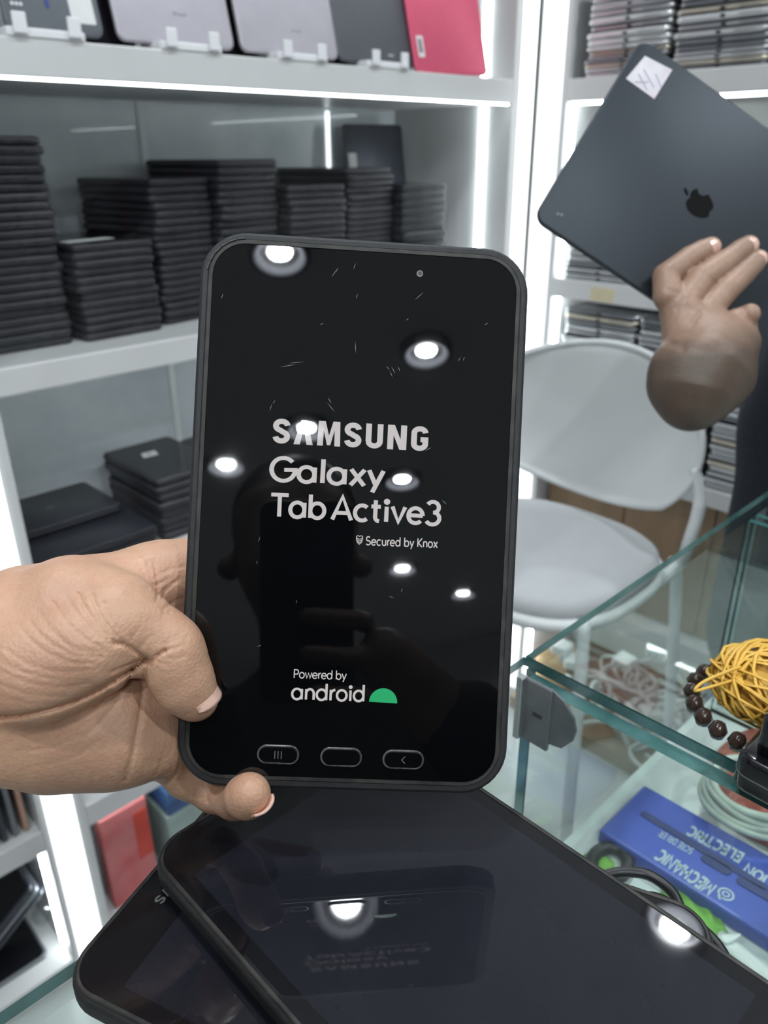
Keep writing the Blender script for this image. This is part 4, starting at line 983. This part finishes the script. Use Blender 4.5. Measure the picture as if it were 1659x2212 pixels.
for k, z in ((.955, -.001), (.965, .010), (.95, .022), (.90, .030), (.78, .034), (.5, .036), (.2, .036)):
    loops.append([(x, y, SZ+z) for x, y in chair_seat(0, 0, k, 0)])
sm(wob('seat_cushion', loft(loops), CF, CH))
# curved backrest, thick shell
XBK = 1.245
nb, mbk = 28, 14; v = []; f = []
zb0, zb1 = zc(-.598), zc(-.312)
for lay in (0, 1):
    for j in range(mbk+1):
        tt = -1+2*j/mbk
        for i in range(nb+1):
            s = -1+2*i/nb
            # square grid pressed into a soft superellipse, fuller at the top
            u_, v_ = s*math.sqrt(max(0, 1-.44*tt*tt)), tt*math.sqrt(max(0, 1-.42*s*s))
            if tt < 0: v_ = tt*math.sqrt(max(0, 1-.34*s*s)); u_ = s*math.sqrt(max(0, 1-.40*tt*tt))
            y = CY+u_*.213; z = (zb0+zb1)/2+v_*(zb1-zb0)/2+(.020*s*s if tt < 0 else 0)*abs(tt)
            e = 1-max(abs(s), abs(tt))**10
            x = XBK-.060*s*s+.022*(.5+.5*tt)+(.005+.008*e if lay else .005-.004*e)
            v.append((x, y, z))
K = (nb+1)*(mbk+1)
for j in range(mbk):
    for i in range(nb):
        a = j*(nb+1)+i; f.append((a, a+nb+1, a+nb+2, a+1)); f.append((K+a, K+a+1, K+a+nb+2, K+a+nb+1))
rim = [i for i in range(nb+1)]+[j*(nb+1)+nb for j in range(1, mbk+1)]+[mbk*(nb+1)+i for i in range(nb-1, -1, -1)]+[j*(nb+1) for j in range(mbk-1, 0, -1)]
for q in range(len(rim)): a, b = rim[q], rim[(q+1) % len(rim)]; f.append((a, b, b+K, a+K))
sm(wob('backrest', (v, f), pm('chair_back', (.72, .73, .73), .5, var=.02, scale=6), CH)); sm(wob('back_rim', tube([tuple((np.array(v[q])+np.array(v[q+K]))/2) for q in rim], .0058, 8, True), CW, CH))
for s in (-1, 1):
    yb = CY+s*.212
    sm(wob('back_support', tube(spline([(XBK-.045, yb-s*.006, zc(-.47)), (XBK-.040, yb+s*.010, zc(-.53)), (XBK-.045, yb+s*.006, zc(-.60)), (CX+.15, CY+s*.196, SZ+.0), (CX+.05, CY+s*.185, SZ-.018)], 6), [.009]*6+[.011]*19, 10), CW, CH))
    for fx, sx in ((1, CX+.165), (-1, CX-.13)):
        tx = sx+fx*.055; ty = CY+s*.235
        sm(wob('leg', tube(spline([(CX+fx*.06, CY+s*.13, SZ-.030), (sx-fx*.012, CY+s*.172, SZ-.032), (sx+fx*.006, CY+s*.190, SZ-.060), (tx, ty, .004)], 6), .0105, 10), CW, CH))
    sm(wob('footrest', tube([(CX-.165, CY+s*.216, .33), (CX+.205, CY+s*.216, .33)], .009, 8), CW, CH))
sm(wob('footrest', tube([(CX-.165, CY-.216, .33), (CX-.165, CY+.216, .33)], .009, 8), CW, CH))

# ------------------------------------------------------------------ white cables and adapters heaped under the right unit
CABW = pm('white_cable', (.62, .63, .62), .45, var=.08); BASEZ = zc(-1.41)
heap = MB()
for k in range(44):
    cx, cy = XF+.0+random.random()*.2, .40+random.random()*.47; z = BASEZ+.006+.055*random.random()*(k % 3)
    R_ = .035+.035*random.random(); ph = random.random()*6.28; tl_ = random.uniform(-.9, .9); P = []
    for i in range(9):
        a = ph+i*5.2/8; up_ = abs(math.sin(i*.8))*.075*abs(tl_)
        P.append((cx+R_*math.cos(a)*1.1, cy+R_*math.sin(a)*1.25, z+up_+.004*i))
    P += [(cx+random.uniform(-.05, .05), cy+random.uniform(-.1, .1), BASEZ+.006)]
    heap.add(tube(spline(P, 5), .0046, 6))
hx = np.array(heap.v); hc = (float(hx[:, 0].mean()), float(hx[:, 1].mean()), BASEZ); heap.v = [(a-hc[0], b-hc[1], c-hc[2]) for a, b, c in heap.v]
o = sm(ob('cable_heap', heap, CABW, None, hc)); tag(o, 'tangled heap of white charging cables under the right shelves', 'cables', kind='stuff')
ADP = pm('adapter_white', (.70, .71, .70), .4, var=.05)
for i, (px, py, lb) in enumerate(((1215, 1395, 'white charger block at the left of the cable heap'), (1240, 1425, 'white charger block lying on the cable heap behind the glass'), (1405, 1535, 'white charger block lying at the front of the cable heap'), (1350, 1425, 'white charger block standing deep in the cable heap'), (1420, 1400, 'white charger block right below the white shelf edge'))):
    p = atX(px, py, XF+.05); t = empty('charger_block', (p[0], p[1], max(p[2]-.02, BASEZ+.002)), .5*i); tag(t, lb, 'charger', 'white charger blocks among the cables')
    ob('housing', slab(.05, .05, .028, .009, .005, 3), ADP, t)
    for s in (-1, 1): ob('prong', box(s*.008-.001, s*.008+.001, .025, .040, .010, .018), STEEL, t)
bx = atX(1110, 1400, XF+.02)
BRB = pm('cardboard', (.42, .27, .15), .8, var=.1)
t = empty('cardboard_box', (XF+.10, 1.0, BASEZ)); tag(t, 'small brown cardboard box beside the cable heap under the shelves', 'box')
ob('carton', bbox(-.06, .06, -.05, .05, 0, .10, .002), BRB, t); ob('flap', bbox(-.06, .06, -.05, -.047, .10, .125, .0005), BRB, t)

# ------------------------------------------------------------------ inside the glass case: blue box, green cloth, coil, red bag
BLUE = pm('blue_card', (.045, .085, .42), .35, var=.12, scale=10); BLUED = pm('dark_blue_print', (.02, .035, .16), .4); PALE = pm('pale_print', (.46, .55, .62), .5)
zt = zc(-.468); b0 = atZ(1290, 1790, zt); b1 = atZ(1394, 1695, zt)
bw = float(b1[0]-b0[0]); by = float(b0[1]+b1[1])/2; blen = .235
BB = empty('tool_box', (float(b0[0]), by, GFL+.0005)); tag(BB, 'blue cardboard tool box with pale upside-down lettering inside the glass case', 'box')
hh = zt-GFL-.0005
ob('carton', slab(bw, blen, hh, .002, .0025, 2, (bw/2, -blen/2, 0)), BLUE, BB)
def bl(px, py): p = atZ(px, py, zt); return Vector((p[0]-BB.location.x, p[1]-BB.location.y, hh+.0003))
def btext(s, a, b, hpt, w=.16, track=.13, **kw):
    A, B, C = bl(*a), bl(*b), bl(*hpt); u = (B-A).normalized(); v = Vector((0, 0, 1)).cross(u); hgt = (C-A).dot(v)
    text_obj(s, (B-A).length, hgt, PALE, BB, mat4(u, v, (0, 0, 1), A), w=w, track=track, **kw)
btext('MECHANIC', (1549, 1914), (1430, 1835), (1536, 1938), .25)
btext('ELECTRIC', (1608, 1845), (1494, 1784), (1599, 1866), .25)
btext('ION', (1660, 1892), (1616, 1866), (1651, 1912), .25)
btext('SCREWDRIVER', (1500, 1835), (1430, 1795), (1494, 1848), .18)
mk = ob('round_emblem', MB().add(ribbon(arc(0, 0, 1, 1, 0, 360, 24), .3)).add(ribbon(arc(0, 0, .45, .45, 0, 360, 16), .25)).add(ribbon([(.9, .2), (1.35, .5), (1.2, -.1)], .3)), PALE, BB); mk.location = bl(1568, 1932); mk.scale = (.0048, .0048, 1); mk.rotation_euler = (0, 0, 2.6)
def slot(a, b, wd):
    A, B = bl(*a), bl(*b); d = B-A; o = ob('window_slot', slab(d.length, wd, .0004, wd/2.1, .0001, 1), BLUED, BB)
    o.location = (A+B)/2; o.rotation_euler = (0, 0, math.atan2(d.y, d.x))
slot((1385, 1755), (1659, 1922), .0065); slot((1515, 1850), (1580, 1888), .0085); slot((1592, 1898), (1690, 1955), .0085)
GRN = pm('green_cloth', (.14, .36, .05), .8, scale=50, col2=(.22, .50, .09), bump=.3, bscale=300)
def sheet(name, px, z, mat, label, cat, t=.0015, wav=.004):
    C = np.array([atZ(x, y, z) for x, y in px]); c = C.mean(0); P = spline([p[:2]-c[:2] for p in C], 5, True); n = len(P); v = []; f = []
    for lay in (t, 0):
        v.append((0, 0, wav*.6+lay))
        for ring in (.5, 1.):
            for i, p in enumerate(P): v.append((p[0]*ring, p[1]*ring, lay+wav*(.5+.5*math.sin(i*.9+ring*3))*(.4 if ring == 1 else 1)))
    K = 1+2*n
    for i in range(n):
        j = (i+1) % n; f += [(0, 1+i, 1+j), (1+i, 1+n+i, 1+n+j, 1+j), (K, K+1+j, K+1+i), (K+1+i, K+1+j, K+1+n+j, K+1+n+i), (1+n+j, 1+n+i, K+1+n+i, K+1+n+j)]
    o = sm(ob(name, (v, f), mat, None, tuple(float(q) for q in c))); tag(o, label, cat); return o
sheet('green_cloth', [(1440, 1900), (1500, 1930), (1545, 1975), (1580, 2030), (1659, 2100), (1700, 2180), (1600, 2180), (1500, 2080), (1430, 1990)], GFL+.001, GRN, 'bright green cloth on the case floor beside the blue box', 'cloth')
sheet('green_cloth', [(1265, 1848), (1300, 1850), (1322, 1862), (1326, 1876), (1290, 1890), (1250, 1870)], GFL+.001, GRN, 'small green scrap at the left end of the blue box', 'cloth', wav=.002)
PAP = pm('white_card', (.78, .80, .79), .5, var=.02)
sheet('paper_strip', [(1560, 2015), (1600, 2045), (1659, 2090), (1720, 2140), (1705, 2160), (1640, 2112), (1585, 2070), (1550, 2030)], GFL+.006, PAP, 'white paper strip along the green cloth in the case', 'paper', wav=.001)
sheet('paper_scrap', [(1550, 2022), (1600, 2021), (1570, 2040)], GFL+.009, PAP, 'small torn white paper corner beside the blue box', 'paper', wav=.001)
# black plug ring at the left end of the blue box
p = atZ(1320, 1850, GFL+.012); o = sm(ob('black_ring', tube([(math.cos(a)*.016, math.sin(a)*.012, 0) for a in [2*math.pi*i/28 for i in range(28)]], .005, 10, True), BLACKP, None, (float(p[0]), float(p[1]), GFL+.0052))); tag(o, 'black rubber ring lying around the small green scrap', 'ring')
# red bag and coiled pale cable
RED = pm('red_plastic', (.36, .075, .055), .4, scale=25, col2=(.44, .14, .10))
sheet('red_bag', [(1545, 1640), (1600, 1600), (1700, 1590), (1800, 1700), (1800, 1880), (1700, 1860), (1600, 1800), (1530, 1745)], GFL+.002, RED, 'red plastic bag under the coiled cable in the glass case', 'bag', .006, .012)
PCAB = pm('pale_green_cable', (.50, .56, .50), .4, var=.06)
cc = atZ(1640, 1705, GFL+.045); P = []
for i in range(72):
    a = i*2*math.pi/18; r = .036+.0030*math.sin(i*.37)-.0004*(i//18)*3; P.append((r*1.0*math.cos(a), r*math.sin(a), .0042*(i/18)+.0012*math.sin(i*.9)))
o = sm(ob('coiled_cable', tube(spline(P, 3), .0030, 8), PCAB, None, (float(cc[0]), float(cc[1]), GFL+.030))); tag(o, 'pale coiled cable lying on the red bag in the case', 'cable')
# yellow net ball in a brown beaded ring
YEL = pm('yellow_strand', (.62, .34, .04), .4, scale=40, col2=(.74, .46, .09)); BEAD = pm('brown_glass_bead', (.045, .028, .022), .12, var=.2)
jc = atZ(1662, 1520, GZ+.008); JX, JY = float(jc[0]), float(jc[1])
NB = empty('net_ball', (JX, JY, GZ)); tag(NB, 'ball of tangled yellow netting on the glass case', 'netting')
jr = .030
core = []
nets = MB()
for k in range(46):
    ax = Vector(rng.normal(size=3)).normalized(); u_, w2_ = frame_of(ax); r_ = jr*(.86+.14*random.random()); off = ax*random.uniform(-.55, .55)*jr; rr = math.sqrt(max(r_**2-off.length**2, 1e-5))
    nets.add(tube([tuple(off+u_*math.cos(a)*rr+w2_*math.sin(a)*rr*1.0) for a in [2*math.pi*i/18 for i in range(18)]], .0009, 5, True))
so = sm(ob('strands', nets, YEL, NB)); so['kind'] = 'stuff'; so.scale = (1.12, 1.12, .60); so.location = (0, 0, jr*.62+.002)
ib = sm(ob('inner_bundle', lathe([(.001, .008), (jr*.55, .012), (jr*.8, jr*.9), (jr*.75, jr*1.4), (jr*.4, jr*1.8), (.001, jr*1.9)], 16, (0, 0, 0)), pm('yellow_core', (.50, .27, .03), .6, scale=120, col2=(.70, .42, .08), bump=.6, bscale=260), NB)); ib.scale = (1, 1, .58)
sm(ob('loose_loop', tube(spline([(-.02, .012, .036), (-.036, .022, .030), (-.042, .024, .026), (-.034, .018, .028), (-.02, .010, .030)], 5), .0009, 6), YEL, NB))
CR = empty('bead_ring', (JX, JY, GZ)); tag(CR, 'ring of shiny dark brown beads around the yellow netting', 'beads')
bm = lathe([(.001, -.005), (.0035, -.0038), (.005, 0), (.0035, .0038), (.001, .005)], 10); bme = me('bead', *bm, True)
for k in range(22):
    a = 2*math.pi*k/22; o = ob('bead', bme, BEAD, CR); o.location = (.0385*math.cos(a), .0385*math.sin(a), .0056)
GLJ = glass('thin_jar_glass', (.94, .96, .95))
# a small clear tray piece below it
# black plastic device on the glass
ba = atZ(1580, 1690, GZ+.012); BD = empty('black_device', (float(atZ(1572, 1700, GZ)[0])+.026, float(atZ(1572, 1700, GZ)[1])-.019, GZ)); BD.rotation_euler = (0, 0, math.radians(-2))
tag(BD, 'glossy black plastic device standing on the glass at the right edge', 'device')
GLB = pm('glossy_black', (.006, .006, .008), .14, var=.1, coat=.3)
sm(ob('base', slab(.052, .062, .020, .008, .003, 3, (0, -.012, 0)), GLB, BD)); sm(ob('upper_block', slab(.042, .052, .022, .004, .0015, 2, (.002, -.013, .0195)), GLB, BD))
ob('seam', ringslab(.0526, .0626, .0082, .051, .061, .007, .0006, (0, -.012, .0095), 5, .0001), pm('seam_grey', (.10, .10, .11), .4), BD)
ob('silver_plate', bbox(.008, .020, .006, .012, .0418, .050, .0004), STEEL, BD)
# black cable loops beside the lying tablet
for i, (P, lb) in enumerate((([(1290, 1895), (1345, 1884), (1400, 1890), (1450, 1925), (1472, 1968), (1480, 2000), (1440, 2020)], 'largest black cable loop peeking out beside the lying tablet'), ([(1370, 1950), (1405, 1938), (1450, 1955), (1488, 1992), (1490, 2030)], 'middle black cable loop peeking out beside the lying tablet'), ([(1435, 1985), (1490, 1990), (1535, 2025), (1563, 2062), (1570, 2090)], 'lowest black cable loop peeking out beside the lying tablet'))):
    Pt = [atZ(x, y, GZ+.004) for x, y in P]; c0 = Pt[0]
    o = sm(ob('black_cable', tube(spline([p-c0 for p in Pt], 6), .0022, 8), BLACKP, None, tuple(float(q) for q in c0))); tag(o, lb, 'cable', 'black cable loops on the counter')

# ------------------------------------------------------------------ lowest shelves at the left
S4 = zc(-1.40)
RB = empty('red_packet', (.44, 1.21, S4)); tag(RB, 'red gift packet in crinkled clear wrap on the lowest left shelf', 'packet')
ob('packet', slab(.10, .03, .235, .004, .003, 2), pm('red_card', (.52, .10, .10), .4, scale=14, col2=(.60, .20, .20)), RB); ob('red_panel', slab(.030, .002, .12, .002, .0005, 1, (.032, -.0155, .09)), pm('bright_red', (.55, .05, .03), .4), RB)
for i, (h, c, lb) in enumerate(((.165, (.30, .38, .35), 'pale green carton at the bottom beside the red packet'), (.030, (.04, .09, .22), 'dark blue carton second from the bottom beside the red packet'), (.030, (.07, .16, .34), 'blue carton third from the bottom beside the red packet'), (.022, (.05, .10, .20), 'navy carton on top beside the red packet'))):
    z = S4+sum((.165, .030, .030, .022)[:i])+.0003*(i+1); t = empty('carton', (.64+.004*i, 1.27, z)); tag(t, lb, 'box', 'cartons on the lowest left shelf')
    ob('carton_body', bbox(-.12, .12, -.09, .09, 0, h-.004, .002), pm('carton_'+str(i), c, .4, var=.1), t); ob('lid', bbox(-.121, .121, -.091, .091, h-.006, h, .0015), pm('carton_'+str(i), c, .4), t)
# leaning tablets in the bay left of the post
for i in range(4):
    t = empty('leaning_tablet'); dg = math.radians(36 if i < 3 else 0)
    if i < 3: rp_ = (.255+.016*i*math.sin(dg), 1.185+.003*i, zc(-1.215)-.016*i*math.cos(dg))
    else: rp_ = (.250, 1.19, S4+.0004)
    t.matrix_world = Matrix.Translation(rp_) @ Matrix.Rotation(-dg, 4, 'Y') @ Matrix.Translation((-.125, .085, 0))
    tag(t, f'grey tablet leaning in the bay left of the LED post, {"topmost" if i == 0 else ORD[i]+" from the top"}', 'tablet', 'tablets leaning beside the LED post')
    sm(ob('back_cover', slab(.25, .17, .008, .012, .002, 3), (GREYM if i % 2 else pm('slate_metal', (.055, .06, .075), .4, .5, var=.1)), t)); ob('screen', slab(.24, .16, .0006, .01, .0001, 1, (0, 0, .0079)), DARKG, t)
CLW = glass('clear_wrap', (.9, .92, .92), .12)
for i, (x, z, lb) in enumerate(((.262, -1.215, 'crumpled clear wrap glinting by the LED tape, upper'), (.268, -1.262, 'crumpled clear wrap glinting by the LED tape, lower'))):
    o = ob('clear_wrap', lathe([(.002, -.016), (.014, -.010), (.010, -.002), (.018, .004), (.008, .012), (.002, .018)], 9), CLW, None, (x-.02, YF+.01, zc(z))); tag(o, lb, 'wrap')
for i in range(5):
    t = empty('upright_tablet', (.262-.018*i, 1.16, zc(-1.0695)), 0); tag(t, f'tablet standing on edge left of the LED post, {ORD[i]} from the post', 'tablet', 'tablets on edge left of the LED post')
    m = (pm('copper_body', (.50, .30, .22), .35, .4), GREYM, pm('slate_metal', (.055, .06, .075), .4, .5), SILV, LAP)[i]
    sm(ob('back_cover', slab(.17, .24, .009, .012, .002, 3), m, t)).matrix_local = mat4((0, 1, 0), (0, 0, 1), (1, 0, 0), (-.004, .09, .120))
    ob('screen', slab(.16, .23, .0006, .01, .0001, 1), DARKG, t).matrix_local = mat4((0, 1, 0), (0, 0, 1), (1, 0, 0), (.0049, .09, .120))

ws = atZ(1438, 1712, zc(-.46)); t = ob('reflection_strip', slab(.004, .040, .006, .001, .001, 1), PAP, None, (float(ws[0])+.004, float(ws[1]), zt-.012)); tag(t, 'added white strip in place of a bright reflection along the far edge of the blue box', 'strip')  # strip added to stand for a bright light reflected in the glass
